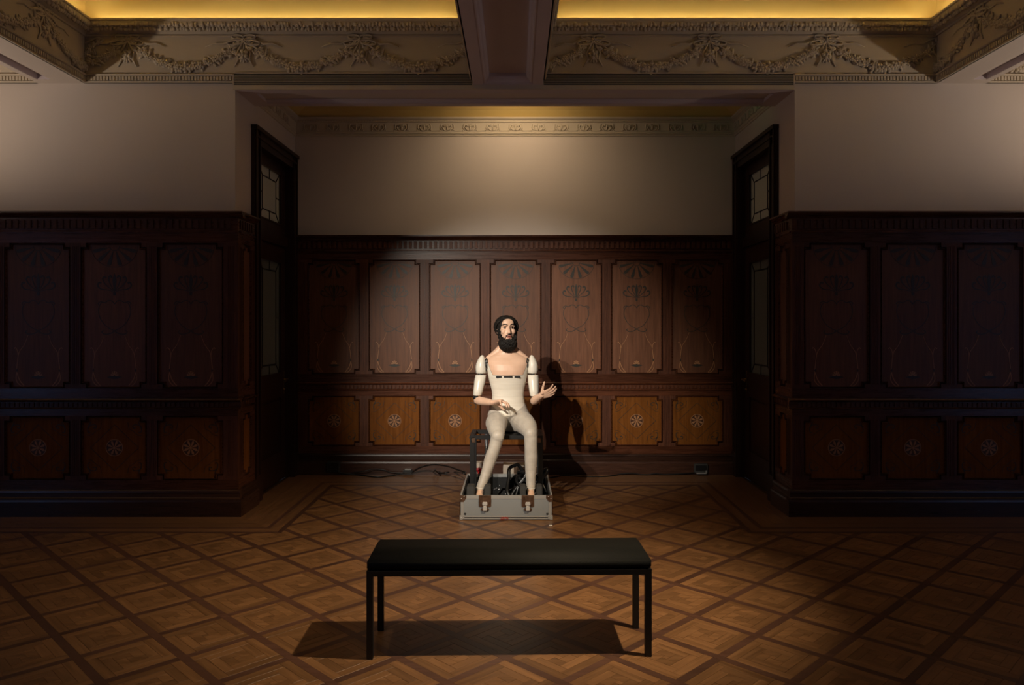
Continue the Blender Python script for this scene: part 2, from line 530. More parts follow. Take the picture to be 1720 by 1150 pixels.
def mk(name, mat, fn, smooth=False):
    b = MB(); fn(b)
    me = b.mesh(name, smooth); me.materials.append(mat)
    return me
def bead_frame(b, wd, ht):
    P = notch(wd, ht, .004)
    Q = notch(wd, ht, .016)
    n = len(P)
    for i in range(n):
        j = (i+1) % n
        m0 = ((P[i][0]+Q[i][0])/2, (P[i][1]+Q[i][1])/2); m1 = ((P[j][0]+Q[j][0])/2, (P[j][1]+Q[j][1])/2)
        A = [(P[i][0], -W_PANEL, P[i][1]), (P[j][0], -W_PANEL, P[j][1]), (m1[0], -W_FRAME-.004, m1[1]), (m0[0], -W_FRAME-.004, m0[1]), (Q[j][0], -W_PANEL, Q[j][1]), (Q[i][0], -W_PANEL, Q[i][1])]
        b.add(A, [(0, 1, 2, 3), (3, 2, 4, 5)])
def fan(b):
    zt = (UZ1-UZ0)/2 - .028
    for k in range(6):
        a = PI + PI*(k+.5)/6
        d0, d1 = .05, .145
        pts = []
        for aa, r in ((a-d0, .25), (a-d1*.75, .9), (a-d1*.4, 1.0), (a+d1*.4, 1.0), (a+d1*.75, .9), (a+d0, .25)):
            pts.append((.185*r*math.cos(aa), zt + .165*r*math.sin(aa)))
        b.poly(pts, W_PANEL, W_IN)
    b.ribbon([(.192*math.cos(PI+PI*i/24), zt+.172*math.sin(PI+PI*i/24)) for i in range(25)], .004, W_PANEL, W_IN)
    b.ribbon([(.04*math.cos(PI+PI*i/12), zt+.036*math.sin(PI+PI*i/12)) for i in range(13)], .006, W_PANEL, W_IN)
ZU = (UZ0+UZ1)/2
def palmette(b):
    zc = 1.915 - ZU
    b.poly([(0, zc+.085), (.012, zc+.05), (.016, zc+.02), (.010, zc-.03), (.006, zc-.06), (0, zc-.07), (-.006, zc-.06), (-.010, zc-.03), (-.016, zc+.02), (-.012, zc+.05)], W_PANEL, W_IN)
    b.poly([(-.014, zc-.07), (.014, zc-.07), (.009, zc-.1), (-.009, zc-.1)], W_PANEL, W_IN)
    for P in ([(.008, zc-.055), (.028, zc-.02), (.045, zc+.02), (.048, zc+.052), (.03, zc+.062), (.024, zc+.045)],
              [(.008, zc-.06), (.05, zc-.03), (.085, zc+.005), (.098, zc+.035), (.085, zc+.055), (.068, zc+.044)],
              [(.008, zc-.065), (.06, zc-.052), (.11, zc-.045), (.138, zc-.02), (.128, zc+.008), (.108, zc+.002)]):
        S = smooth_path(P, 4); n = len(S)
        wd = [.004 + .010*min(1, i/(n*.7)) for i in range(n)]
        b.ribbon(S, wd, W_PANEL, W_IN); b.ribbon(mir(S), wd, W_PANEL, W_IN)
def shield(b):
    z0 = 1.64 - ZU
    P = [(0, z0-.115), (.06, z0-.085), (.105, z0-.035), (.132, z0+.03), (.125, z0+.09), (.10, z0+.125)]
    S = smooth_path(P, 5)
    b.ribbon(S, .006, W_PANEL, W_IN); b.ribbon(mir(S), .006, W_PANEL, W_IN)
    T = smooth_path([(0, z0+.105), (.02, z0+.13), (.05, z0+.135), (.08, z0+.118), (.11, z0+.125), (.135, z0+.115), (.13, z0+.10)], 5)
    wd = [.007]*len(T)
    b.ribbon(T, wd, W_PANEL, W_IN); b.ribbon(mir(T), wd, W_PANEL, W_IN)
    U = smooth_path([(0, z0-.118), (.04, z0-.14), (.085, z0-.142), (.105, z0-.125), (.09, z0-.112)], 5)
    b.ribbon(U, .008, W_PANEL, W_IN); b.ribbon(mir(U), .008, W_PANEL, W_IN)
def vines(b):
    z = lambda q: q - ZU
    P = smooth_path([(.085, z(1.487)), (.115, z(1.41)), (.158, z(1.345)), (.172, z(1.26)), (.176, z(1.19)), (.155, z(1.12)), (.115, z(1.068))], 6)
    n = len(P); wd = [.003 + .005*i/n for i in range(n)]
    Q = smooth_path([(.165, z(1.31)), (.172, z(1.36)), (.19, z(1.385)), (.20, z(1.375))], 5)
    K = smooth_path([(.176, z(1.19)), (.182, z(1.12)), (.15, z(1.075)), (.115, z(1.062))], 5)
    for S, ww in ((P, wd), (Q, .005), (K, .006)):
        b.ribbon(S, ww, W_PANEL, W_IN); b.ribbon(mir(S), ww, W_PANEL, W_IN)
    for k in range(5):
        a = PI*(k+.5)/5
        b.poly([(.006*math.cos(a+.4), z(1.15)+.008*math.sin(a+.4)), (.034*math.cos(a+.2), z(1.15)+.042*math.sin(a+.2)), (.034*math.cos(a-.2), z(1.15)+.042*math.sin(a-.2)), (.006*math.cos(a-.4), z(1.15)+.008*math.sin(a-.4))], W_PANEL, W_IN)
def leafbar(b):
    zc = 1.138 - ZU
    b.poly([(-.065, zc+.004), (-.03, zc+.012), (0, zc+.018), (.03, zc+.012), (.065, zc+.004), (.03, zc-.008), (0, zc-.014), (-.03, zc-.008)], W_PANEL, W_IN)
    for sx in (-1, 1):
        b.poly([(sx*.173, 1.215-ZU), (sx*.181, 1.20-ZU), (sx*.176, 1.18-ZU), (sx*.168, 1.195-ZU)], W_IN, W_IN+.001)
ZL = (LZ0+LZ1)/2
def rosette(b):
    b.ribbon([(.068*math.cos(2*PI*i/28), .068*math.sin(2*PI*i/28)) for i in range(29)], .006, W_PANEL, W_IN+.003)
    b.poly([(.012*math.cos(2*PI*i/10), .012*math.sin(2*PI*i/10)) for i in range(10)], W_PANEL, W_IN+.005)
    for k in range(8):
        a = 2*PI*k/8 + PI/8
        f = lambda r, d: (r*math.cos(a)-d*math.sin(a), r*math.sin(a)+d*math.cos(a))
        b.poly([f(.014, -.003), f(.045, -.010), f(.060, -.004), f(.060, .004), f(.045, .010), f(.014, .003)], W_PANEL, W_IN+.003)
def rosette_back(b):
    b.poly([(.063*math.cos(2*PI*i/28), .063*math.sin(2*PI*i/28)) for i in range(28)], W_PANEL, W_PANEL+.0008)
def scrolls(b):
    for sx in (-1, 1):
        for sz in (-1, 1):
            A = [(sx*p[0], sz*p[1]) for p in smooth_path([(.225, .165), (.20, .185), (.165, .19), (.15, .175), (.16, .16), (.175, .168)], 5)]
            B = [(sx*p[0], sz*p[1]) for p in smooth_path([(.195, .215), (.208, .19), (.222, .15), (.215, .125), (.198, .128)], 5)]
            C = [(sx*p[0], sz*p[1]) for p in smooth_path([(.225, .10), (.19, .105), (.15, .14), (.12, .155), (.11, .21)], 5)]
            b.ribbon(A, .007, W_PANEL, W_IN); b.ribbon(B, .007, W_PANEL, W_IN); b.ribbon(C, .003, W_PANEL, W_IN)
def diamond(b):
    D = [(.20, 0), (0, .19), (-.20, 0), (0, -.19), (.20, 0)]
    for i in range(4):
        b.ribbon([D[i], D[i+1]], .0035, W_PANEL, W_IN)
INL = {}
for nm, mt, fn in (('fan_inlay', 'inlay', fan), ('palmette_inlay', 'inlay', palmette), ('shield_inlay', 'inlay', shield), ('vine_inlay', 'vine', vines), ('leaf_inlay', 'inlay', leafbar),
                   ('rosette', 'vine', rosette), ('rosette_disc', 'disc', rosette_back), ('scroll_inlay', 'inlay', scrolls), ('diamond_inlay', 'inlay', diamond)):
    INL[nm] = mk(nm, M[mt], fn)
MOLD = {}
def panel(root, u, wd, z0, z1, mat, inl):
    key = (round(wd, 3), z0)
    ht = z1 - z0
    if key not in MOLD:
        MOLD[key] = (mk('panel', mat, lambda b: b.poly(notch(wd, ht, .002), .002, W_PANEL)), mk('bead', M['railw'], lambda b: bead_frame(b, wd, ht)),
                     mk('corner_block', M['frame'], lambda b: [b.poly([(sx*(wd/2), sz*(ht/2)), (sx*(wd/2-NOT[0]+.004), sz*(ht/2)), (sx*(wd/2-NOT[0]+.004), sz*(ht/2-NOT[1]+.004)), (sx*wd/2, sz*(ht/2-NOT[1]+.004))], .002, W_FRAME) for sx in (-1, 1) for sz in (-1, 1)]))
    pm, bm_, cb = MOLD[key]
    p = link('panel', pm, root, (u, 0, (z0+z1)/2))
    link('bead', bm_, p); link('corner_blocks', cb, p)
    for nm in inl: link(nm, INL[nm], p)
UP = ('fan_inlay', 'palmette_inlay', 'shield_inlay', 'vine_inlay', 'leaf_inlay')
LO = ('rosette_disc', 'rosette', 'scroll_inlay', 'diamond_inlay')
Z_CAP = 2.504
def wainscot(root, u0, u1, centers, wd=PW, inlays=True, e0=0.0, e1=0.0):
    """e0, e1: how far the run goes on past u0 / u1 to close an outer corner (share of each moulding's own depth)"""
    def run(name, mat, pts, dp):
        b = MB(); b.profile(u0 - e0*dp, u1 + e1*dp, pts)
        return b.build(name, mat, root, False)
    run('backing', M['frame'], [(0, .01), (.004, .01), (.004, 2.46), (0, 2.46)], .004)
    # stiles between the panels
    edges = [u0 - e0*W_FRAME]
    for c in centers: edges += [c - wd/2, c + wd/2]
    edges.append(u1 + e1*W_FRAME)
    for i in range(0, len(edges), 2):
        a, c = edges[i], edges[i+1]
        if c - a < .004: continue
        b = MB()
        for z0, z1 in ((UZ0, UZ1), (LZ0, LZ1)):
            b.box(a + .0005, c - .0005, -W_FRAME, 0, z0, z1)
            if c - a > .07:
                m = (a + c)/2
                for d in (-.022, -.008, .008, .022):
                    b.profile(0, 0.0001, [(0, 0), (.0001, 0), (.0001, .0001)]) if False else None
                    b.box(m + d - .0035, m + d + .0035, -W_FRAME - .003, -W_FRAME + .001, z0 + .03, z1 - .03)
        b.build('stile', M['frame'], root, False)
    F = W_FRAME
    run('top_rail', M['railw'], [(0, UZ1), (F, UZ1), (F, 2.335), (0, 2.335)], F)
    run('middle_rail', M['railw'], [(0, LZ1), (F, LZ1), (F, .885), (0, .885)], F)
    run('under_rail', M['railw'], [(0, .962), (F, .962), (F, UZ0), (0, UZ0)], F)
    run('bottom_rail', M['railw'], [(0, .20), (F, .20), (F, LZ0), (0, LZ0)], F)
    run('frieze_rail', M['railw'], [(0, 2.335), (.046, 2.335), (.046, 2.343), (.036, 2.350), (.036, 2.462), (0, 2.462)], .036)
    run('cap_molding', M['railw'], [(0, 2.455), (.045, 2.455), (.052, 2.466), (.060, 2.470), (.078, 2.488), (.084, 2.490), (.084, Z_CAP), (0, Z_CAP)], .084)
    run('chair_rail', M['railw'], [(0, .880), (.040, .880), (.046, .886), (.040, .892), (.036, .894), (.036, .938), (.050, .944), (.062, .950), (.066, .958), (.060, .966), (0, .968)], .060)
    run('base_molding', M['base'], [(0, .138), (.062, .138), (.062, .146), (.054, .152), (.050, .156), (.050, .192), (.058, .194), (.0545, .209), (.046, .216), (0, .218)], .058)
    run('plinth', M['base'], [(0, 0), (.075, 0), (.075, .120), (.071, .136), (.068, .138), (0, .140)], .075)
    for nm, z0, z1, w0, ptc in (('dentils', 2.368, 2.440, .036, .053), ('rail_dentils', .898, .934, .036, .040)):
        b = MB(); u = u0 + .01
        while u + ptc < u1:
            b.box(u, u + ptc*.56, -w0 - .009, -w0 + .001, z0, z1); u += ptc
        if b.v: b.build(nm, M['frame'], root, False, kind='stuff')
    for c in centers:
        panel(root, c, wd, UZ0, UZ1, M['panel'], UP if inlays else ())
        panel(root, c, wd, LZ0, LZ1, M['panel2'], LO if inlays else ())

# ------------------------------------------------------------------ walls
ZT = 4.75
mb = MB(); mb.box(XL - .1, XR + .1, 0, .15, 0, 4.3)
wall_back = mb.build('wall_back', M['plaster'], loc=(0, YB, 0), kind='structure')
wainscot(wall_back, XL + .03, XR - .03, [k*PITCH for k in range(-3, 4)])
mb = MB(); mb.box(-RX, XL, 0, .47, 0, ZT)
wall_fl = mb.build('wall_front_left', M['plaster'], loc=(0, YF, 0), kind='structure')
wainscot(wall_fl, -RX, XL, [-2.684 - .631*k for k in range(6, -1, -1)], e1=1.0)
mb = MB(); mb.box(XR, RX, 0, .47, 0, ZT)
wall_fr = mb.build('wall_front_right', M['plaster'], loc=(0, YF, 0), kind='structure')
wainscot(wall_fr, XR, RX, [2.652 + .631*k for k in range(0, 7)], e0=1.0)
DY0, DY1 = 6.70, 8.00            # door casing along the side wall
RCS = .05
for side, X, rz in (('left', XL, PI/2), ('right', XR, -PI/2)):
    sg = 1 if side == 'left' else -1
    U = lambda a, b: (a, b) if sg > 0 else (-b, -a)
    mb = MB()
    a, b_ = U(YF + .47, DY0 + .12); mb.box(a, b_, .0, .12, 0, 4.3)
    a, b_ = U(DY1 - .12, YB); mb.box(a, b_, .0, .12, 0, 4.3)
    a, b_ = U(DY0 + .12, DY1 - .12); mb.box(a, b_, .0, .12, 3.22, 4.3); mb.box(a, b_, .115, .13, -.1, 3.22)  # the rear slab is added unseen to stop light leaking under the door
    wl = mb.build('wall_alcove_' + side, M['plaster'], loc=(X, 0, 0), rotz=rz, kind='structure')
    a, b_ = U(YF, DY0 - .005)
    wainscot(wl, a, b_, [(a + b_)/2], wd=.22, inlays=False)
    # ---- door with transom
    dr = empty('door_1' if side == 'left' else 'door_2', (X, 0, 0), rz, kind='structure')
    a, b_ = U(DY0, DY0 + .15); c, d = U(DY1 - .15, DY1)
    CAS = lambda q0, q1: [(0, q0), (.045, q0), (.045, q0+.03)]
    for (p, q) in ((a, b_), (c, d)):
        m = MB()
        m.box(p, q, -.032, 0, 0, 3.33)
        m.box(p + .012, p + .035, -.045, -.03, .2, 3.30); m.box(q - .035, q - .012, -.045, -.03, .2, 3.30)
        m.box(p - .004, q + .004, -.05, 0, 0, .24)
        m.build('casing', M['door'], dr, False)
    p, q = U(DY0, DY1)
    m = MB(); m.box(p + .001, q - .001, -.032, 0, 3.18, 3.33); m.box(p - .006, q + .006, -.055, 0, 3.30, 3.335); m.box(p + .02, q - .02, -.042, -.03, 3.24, 3.26)
    m.build('head_casing', M['door'], dr, False)
    p, q = U(DY0 + .13, DY1 - .13)
    m = MB(); m.box(p, p + .02, 0, .10, 0, 3.2); m.box(q - .02, q, 0, .10, 0, 3.2); m.box(p, q, 0, .10, 3.19, 3.21); m.box(p, q, .02, .11, 2.36, 2.46)
    m.build('jamb', M['door'], dr, False)
    l0, l1 = U(DY0 + .15, DY1 - .15)
    g0, g1 = U(7.08, 7.715)
    def leafboards(nm, z0, z1, gz0, gz1, low=None):
        m = MB()
        w0, w1 = RCS, RCS + .04
        m.box(l0, g0, w0, w1, z0, z1); m.box(g1, l1, w0, w1, z0, z1)
        m.box(g0, g1, w0, w1, gz1, z1)
        if low:
            m.box(g0, g1, w0, w1, z0, low[0]); m.box(g0, g1, w0, w1, low[1], gz0)
        else:
            m.box(g0, g1, w0, w1, z0, gz0)
        # glazing bead
        for (x0, x1, zz0, zz1) in ((g0, g0 + .014, gz0, gz1), (g1 - .014, g1, gz0, gz1), (g0, g1, gz0, gz0 + .014), (g0, g1, gz1 - .014, gz1)):
            m.box(x0, x1, w0 - .008, w0 + .01, zz0, zz1)
        return m.build(nm, M['door'], dr, False)
    tr = leafboards('transom', 2.46, 3.19, 2.57, 3.09)
    lf = leafboards('leaf', .002, 2.36, 1.075, 2.205, (.29, .84))
    m = MB(); m.box(g0, g1, RCS + .018, RCS + .03, .29, .84)
    m.box(g0 + .03, g1 - .03, RCS + .006, RCS + .02, .32, .81); m.build('door_panel', M['door'], lf, False)
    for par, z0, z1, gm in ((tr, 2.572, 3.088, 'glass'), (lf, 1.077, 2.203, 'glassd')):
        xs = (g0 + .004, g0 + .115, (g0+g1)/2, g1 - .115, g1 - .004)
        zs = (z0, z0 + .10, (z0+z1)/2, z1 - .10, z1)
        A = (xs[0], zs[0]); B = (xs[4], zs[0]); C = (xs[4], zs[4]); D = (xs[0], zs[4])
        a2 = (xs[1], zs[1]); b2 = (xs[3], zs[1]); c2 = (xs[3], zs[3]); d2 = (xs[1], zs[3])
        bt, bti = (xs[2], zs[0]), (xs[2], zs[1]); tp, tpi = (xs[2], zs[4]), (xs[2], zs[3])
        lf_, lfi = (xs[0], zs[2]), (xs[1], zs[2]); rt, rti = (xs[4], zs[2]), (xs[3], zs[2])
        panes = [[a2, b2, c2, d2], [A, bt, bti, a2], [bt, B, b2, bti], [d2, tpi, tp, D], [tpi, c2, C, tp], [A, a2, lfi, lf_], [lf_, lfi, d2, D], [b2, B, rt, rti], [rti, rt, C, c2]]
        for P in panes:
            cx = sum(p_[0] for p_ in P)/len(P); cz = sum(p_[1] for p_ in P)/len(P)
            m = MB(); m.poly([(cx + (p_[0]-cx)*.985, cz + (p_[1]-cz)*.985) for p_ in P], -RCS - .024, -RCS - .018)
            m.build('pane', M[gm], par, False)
        m = MB()
        for p_, q_ in ((A, a2), (B, b2), (C, c2), (D, d2), (a2, b2), (b2, c2), (c2, d2), (d2, a2), (bt, bti), (tp, tpi), (lf_, lfi), (rt, rti)):
            m.ribbon([p_, q_], .011, -RCS - .022, -RCS - .013)
        m.build('lead_came', M['lead'], par, False)
    # handle and escutcheon on the far stile
    hu = (DY1 - .15 - .05) * sg
    m = MB(); m.cbox(hu - .02, hu + .02, RCS - .006, RCS + .001, .86, 1.10, .003); es = m.build('escutcheon', M['brass'], dr)
    m = MB()
    m.cs = True
    m.tube([(hu, RCS, 1.01), (hu, RCS - .05, 1.01)], .008, 8)
    m.tube([(hu, RCS - .05, 1.01), (hu - sg*.03, RCS - .056, 1.012), (hu - sg*.11, RCS - .05, 1.0)], [.009, .010, .007], 8, round_ends=True)
    m.tube([(hu, RCS, .91), (hu, RCS - .014, .91)], .010, 8)
    m.build('lever', M['brass'], es)
# header over the alcove opening and its soffit
mb = MB(); mb.box(XL, XR, .0, .47, 3.55, ZT)
hd = mb.build('wall_header', M['plaster'], loc=(0, YF, 0), kind='structure')
for nm, bx in (('soffit_strip', (XL, XR, 0, .10, 3.52, 3.55)), ('soffit_strip', (XL, XR, .39, .47, 3.52, 3.55)), ('soffit_strip', (XL, XL + .14, .10, .39, 3.52, 3.55)), ('soffit_strip', (XR - .14, XR, .10, .39, 3.52, 3.55))):
    m = MB(); m.box(*bx); m.build(nm, M['soffit'], hd, False)
for y0, sgn in ((.10, 1), (.39, -1)):
    m = MB(); P = [(0, 3.548), (0, 3.527), (.012, 3.524), (.022, 3.530), (.03, 3.538), (.045, 3.540), (.045, 3.548)]
    m.profile(XL + .14, XR - .14, [(-(y0 + sgn*p[0]), p[1]) for p in P]); m.build('soffit_molding', M['soffit'], hd, False, recalc=True)
mb = MB(); mb.box(XL - .011, XR - .009, -.022, -.001, 3.52, 3.556); mb.build('lower_fascia', M['stucco'], hd, False)
# outer room
mb = MB(); mb.box(-RX - .2, -RX, RY0, YF + .4, 0, ZT)
wall_l = mb.build('wall_left', M['plaster'], kind='structure')
mb = MB(); mb.box(RX, RX + .2, RY0, YF + .4, 0, ZT)
wall_r = mb.build('wall_right', M['plaster'], kind='structure')
mb = MB(); mb.box(-RX, RX, RY0 - .2, RY0, 0, ZT)
wall_rear = mb.build('wall_rear', M['plaster'], kind='structure')
# glowing windows added unseen in the side walls for blue glints and fill
for k, (sx, nm) in enumerate(((-1, 'fill_window_1'), (1, 'fill_window_2'))):
    wn = empty(nm, (sx*RX, 1.7, 0), 0, kind='structure')
    x0, x1 = sorted((-sx*.01, -sx*.05))
    m = MB()
    for bx in ((x0, x1, -.75, -.67, .3, 2.6), (x0, x1, .67, .75, .3, 2.6), (x0, x1, -.67, .67, .3, .4), (x0, x1, -.67, .67, 2.5, 2.6), (x0, x1, -.03, .03, .4, 2.5)): m.box(*bx)
    m.build('frame', M['door'], wn, False)
    x0, x1 = sorted((-sx*.004, -sx*.02))
    for (a, b_) in ((-.67, -.03), (.03, .67)):
        m = MB(); m.box(x0, x1, a, b_, .4, 2.5); m.build('pane', M['bluefill'], wn, False)

# ------------------------------------------------------------------ ceiling, beams, frieze
mb = MB(); mb.box(-RX - .2, RX + .2, RY0 - .2, YF + .6, ZT, ZT + .15)
ceiling = mb.build('ceiling', M['ceil'], kind='structure')
ZBM = 3.575
BL0, BL1 = -3.96, -3.575         # left beam
BR0, BR1 = 3.496, 3.90           # right beam
BC0, BC1 = -.351, .225           # centre beam
# relief pieces
def flower(b, c, r, rnd):
    b.ell((c[0], c[1] - r*.35, c[2]), (r*.36, r*.36, r*.36), 6, 4)
    k = rnd.choice((5, 6)); a0 = rnd.random()*6
    for i in range(k):
        a = a0 + 2*PI*i/k
        Mx = Matrix.Rotation(-a, 3, 'Y')
        b.ell((c[0] + math.cos(a)*r*.6, c[1] - r*.15, c[2] + math.sin(a)*r*.6), (r*.5, r*.34, r*.42), 6, 4, Mx)
def leaf(b, c, ln, wd, a, th=.012):
    Mx = Matrix.Rotation(-a, 3, 'Y')
    b.ell((c[0] + math.cos(a)*ln*.5, c[1], c[2] + math.sin(a)*ln*.5), (ln*.55, th, wd*.5), 7, 4, Mx)
FP = .963
def garland_mesh():
    b = MB(); b.cs = True
    r = random.Random(11)
    zt, zb = 3.915 - ZBM, 3.695 - ZBM
    def sw(t):                       # t in -1..1
        x = t*FP*.5
        return x, zb + (zt - zb)*abs(t)**1.7
    for i in range(30):
        t = -1 + 2*(i + .5)/30
        x, z = sw(t)
        f = 1 - abs(t)
        if f > .22:
            flower(b, (x + r.uniform(-.01, .01), -.012, z + r.uniform(-.012, .012)), .018 + .020*f*r.uniform(.7, 1.2), r)
        if f > .1:
            for k in range(2):
                leaf(b, (x, -.006, z), .05 + .02*r.random(), .026, r.uniform(0, 2*PI))
    for s in (-1, 1):                # ribbons from the bow to the swag
        P = [(s*FP*.5*q[0], -.008, q[1] - ZBM) for q in ((1, 3.925), (.88, 3.895), (.78, 3.86), (.70, 3.80), (.60, 3.775), (.52, 3.74))]
        b.tube(P, [.006, .010, .008, .012, .009, .005], 6)
        P = [(s*FP*.5*q[0], -.008, q[1] - ZBM) for q in ((1, 3.93), (.90, 3.945), (.80, 3.93), (.66, 3.895), (.50, 3.90), (.34, 3.87))]
        b.tube(P, [.006, .012, .008, .010, .007, .003], 6)
        for q in range(9):
            leaf(b, (s*FP*.5*(.95 - q*.05), -.007, 3.91 - ZBM - q*.017 + r.uniform(-.01, .01)), .045, .02, r.uniform(0, 2*PI))
    return b.mesh('garland', True)
def bow_mesh():
    b = MB(); b.cs = True
    r = random.Random(5)
    z0 = 3.925 - ZBM
    for s in (-1, 1):
        for (ax, az, da) in ((.055, .022, .15), (.075, -.012, -.25)):
            P = [(s*(ax*(1 - math.cos(t))*.9), -.012, z0 + az + .020*math.sin(t) + da*ax*(1-math.cos(t))*.4) for t in [2*PI*i/12 for i in range(13)]]
            b.tube(P, .008, 6)
        P = [(s*.005, -.008, z0), (s*.03, -.008, z0-.06), (s*.055, -.008, z0-.10), (s*.045, -.008, z0-.16), (s*.08, -.008, z0-.22)]
        b.tube(P, [.006, .009, .007, .009, .004], 6)
        for k in range(4): leaf(b, (s*(.03+.02*k), -.006, z0-.02-.03*k), .05, .022, r.uniform(-1, 1) + (0 if s > 0 else PI))
    flower(b, (0, -.012, z0), .022, r)
    b.tube([(0, -.006, z0), (0, -.006, z0-.08)], .005, 6)
    flower(b, (0, -.014, z0-.12), .042, r)
    for k in range(5): leaf(b, (0, -.006, z0-.13), .06, .022, -PI/2 + (k-2)*.5)
    return b.mesh('bow', True)
GM, BWM = garland_mesh(), bow_mesh()
for me in (GM, BWM): me.materials.append(M['stucco'])
def frieze(root, u0, u1, bows, skip_dentil=None, z_low=ZBM, orn=True):
    """bands in wall-local space: x along, -y out, z absolute"""
    zz = 3.64
    m = MB(); m.profile(u0, u1, [(0, ZBM), (.012, ZBM), (.012, 4.0), (0, 4.0)]); fb = m.build('frieze_field', M['stucco'], root, False)
    m = MB(); m.profile(u0, u1, [(.012, 3.955), (.028, 3.955), (.028, 3.963), (.018, 3.968), (.018, 3.978), (.034, 3.985), (.05, 3.992), (.06, 3.995), (.085, 4.03), (.10, 4.055), (.11, 4.06), (.11, 4.075), (.10, 4.075), (.10, 4.02), (.012, 4.0)])
    m.build('crown_molding', M['stucco'], root, False, recalc=True)
    if orn:
        m = MB(); m.cs = True
        r = random.Random(int(abs(u0)*100) + 3)
        u = u0 + .02
        while u < u1 - .02:
            for lz, lw in ((4.004, .068), (4.030, .090)):
                m.ell((u + r.uniform(-.008, .008), -lw + r.uniform(-.004, .004), lz + r.uniform(-.005, .005)), (.016 + r.random()*.008, .013 + r.random()*.006, .020 + r.random()*.008), 6, 4, Matrix.Rotation(r.uniform(-.8, .8), 3, 'Y'))
            u += .027
        m.build('acanthus_leaves', M['stucco'], root, True, kind='stuff')
    runs = [(u0, u1)] if not skip_dentil else [(u0, skip_dentil[0]), (skip_dentil[1], u1)]
    for a, b_ in runs:
        if b_ - a < .05: continue
        m = MB(); m.profile(a, b_, [(0, ZBM), (.022, ZBM), (.022, 3.588), (.014, 3.590), (.014, 3.628), (.032, 3.634), (.036, 3.642), (.028, 3.648), (0, 3.65)]); m.build('lower_molding', M['stucco'], root, False)
        m = MB(); u = a + .01
        while u + .026 < b_:
            m.box(u, u + .017, -.026, -.012, 3.592, 3.626); u += .026
        m.build('small_dentils', M['stucco'], root, False, kind='stuff')
    for i, bu in enumerate(bows):
        if u0 + .06 < bu < u1 - .06: link('bow', BWM, root, (bu, -.012, ZBM))
        g = bu + FP/2
        if u0 - .30 < g < u1 + .30: link('garland', GM, root, (g, -.012, ZBM))
ALLB = [-.321 + FP*k for k in range(-7, 9)]
fr_root = empty('trim_1', (0, YF, 0), 0, kind='structure')
frieze(fr_root, BL1, BC0, [b for b in ALLB if BL1 - 1 < b < BC0 + 1], (XL - .011, BC0))
fr2 = empty('trim_2', (0, YF, 0), 0, kind='structure')
frieze(fr2, BC1, BR0, [b for b in ALLB if BC1 - 1 < b < BR0 + 1], (BC1, XR - .009))
fr3 = empty('trim_3', (0, YF, 0), 0, kind='structure')
frieze(fr3, -RX, BL0, [b - .2 for b in ALLB if b < BL0 + 1.2], orn=False)
fr4 = empty('trim_4', (0, YF, 0), 0, kind='structure')
frieze(fr4, BR1, RX, [b + .2 for b in ALLB if b > BR1 - 1.2], orn=False)
# partly hidden garland pieces at the frieze ends are cut short by the beams: bows only there
for root, bu in ((fr_root, -3.21 - .0), (fr_root, -1.284), (fr2, 1.605)):
    pass
# side beams: box with a dark slot in the underside; inner face carries the frieze
def side_beam(x0, x1, sgn):
    """sgn +1: inner face looks to +X (left beam)"""
    bm_root = empty('beam', (0, 0, 0), 0); bm_root.parent = ceiling
    m = MB()
    if sgn > 0: sl0, sl1 = x0 + .055, x0 + .165
    else: sl0, sl1 = x1 - .165, x1 - .055
    yS = YF - .10
    m.box(x0, sl0, RY0, YF, ZBM, ZT); m.box(sl1, x1, RY0, YF, ZBM, ZT); m.box(sl0, sl1, RY0, YF, ZBM + .06, ZT); m.box(sl0, sl1, yS, YF, ZBM, ZBM + .06)
    m.build('beam_box', M['plaster'], bm_root, False)
    m = MB(); m.box(sl0, sl1, RY0, yS, ZBM + .045, ZBM + .06); m.box(sl0, sl0 + .004, RY0, yS, ZBM + .002, ZBM + .045); m.box(sl1 - .004, sl1, RY0, yS, ZBM + .002, ZBM + .045); m.box(sl0, sl1, yS - .004, yS, ZBM + .002, ZBM + .045)
    m.build('air_slot', M['soffit'], bm_root, False)
trim_n = 5
for (x0, x1, sgn) in ((BL0, BL1, 1), (BR0, BR1, -1)):
    side_beam(x0, x1, sgn)
    # face carrying garlands
    rt_ = empty('trim_%d' % trim_n, (x1 if sgn > 0 else x0, 0, 0), PI/2*sgn, kind='structure'); trim_n += 1
    a, b_ = (1.5, YF - .02) if sgn > 0 else (-(YF - .02), -1.5)
    bows = [5.75 - FP*k for k in range(4, -1, -1)] + [5.75 + FP] if sgn > 0 else [-(5.75 + FP)] + [-(5.75 - FP*k) for k in range(0, 5)]
    frieze(rt_, a, b_, bows)
# centre beam with recessed underside
zc = 3.556
bm_c = empty('beam', (0, 0, 0), 0); bm_c.parent = ceiling
m = MB(); m.box(BC0, BC1, RY0, YF, zc + .075, ZT); m.build('beam_box', M['soffit'], bm_c, False)
for nm, bx in (('border', (BC0, BC0 + .085, RY0, YF, zc, zc + .075)), ('border', (BC1 - .085, BC1, RY0, YF, zc, zc + .075)), ('border', (BC0 + .085, BC1 - .085, YF - .05, YF, zc, zc + .075))):
    m = MB(); m.box(*bx); m.build(nm, M['soffit'], bm_c, False)
for x, s in ((BC0 + .085, 1), (BC1 - .085, -1)):
    m = MB(); P = [(0, .010), (.010, .006), (.020, .010), (.026, .024), (.038, .030), (.048, .044), (.052, .074), (0, .074)]
    pts = [(x + s*p[0], zc + p[1]) for p in P]
    n = len(pts)
    m.add([(p[0], RY0, p[1]) for p in pts] + [(p[0], YF - .05, p[1]) for p in pts], [(i, (i+1) % n, n+(i+1) % n, n+i) for i in range(n)] + [tuple(range(n)), tuple(range(n, 2*n))])
    m.build('beam_molding', M['soffit'], bm_c, False, recalc=True)
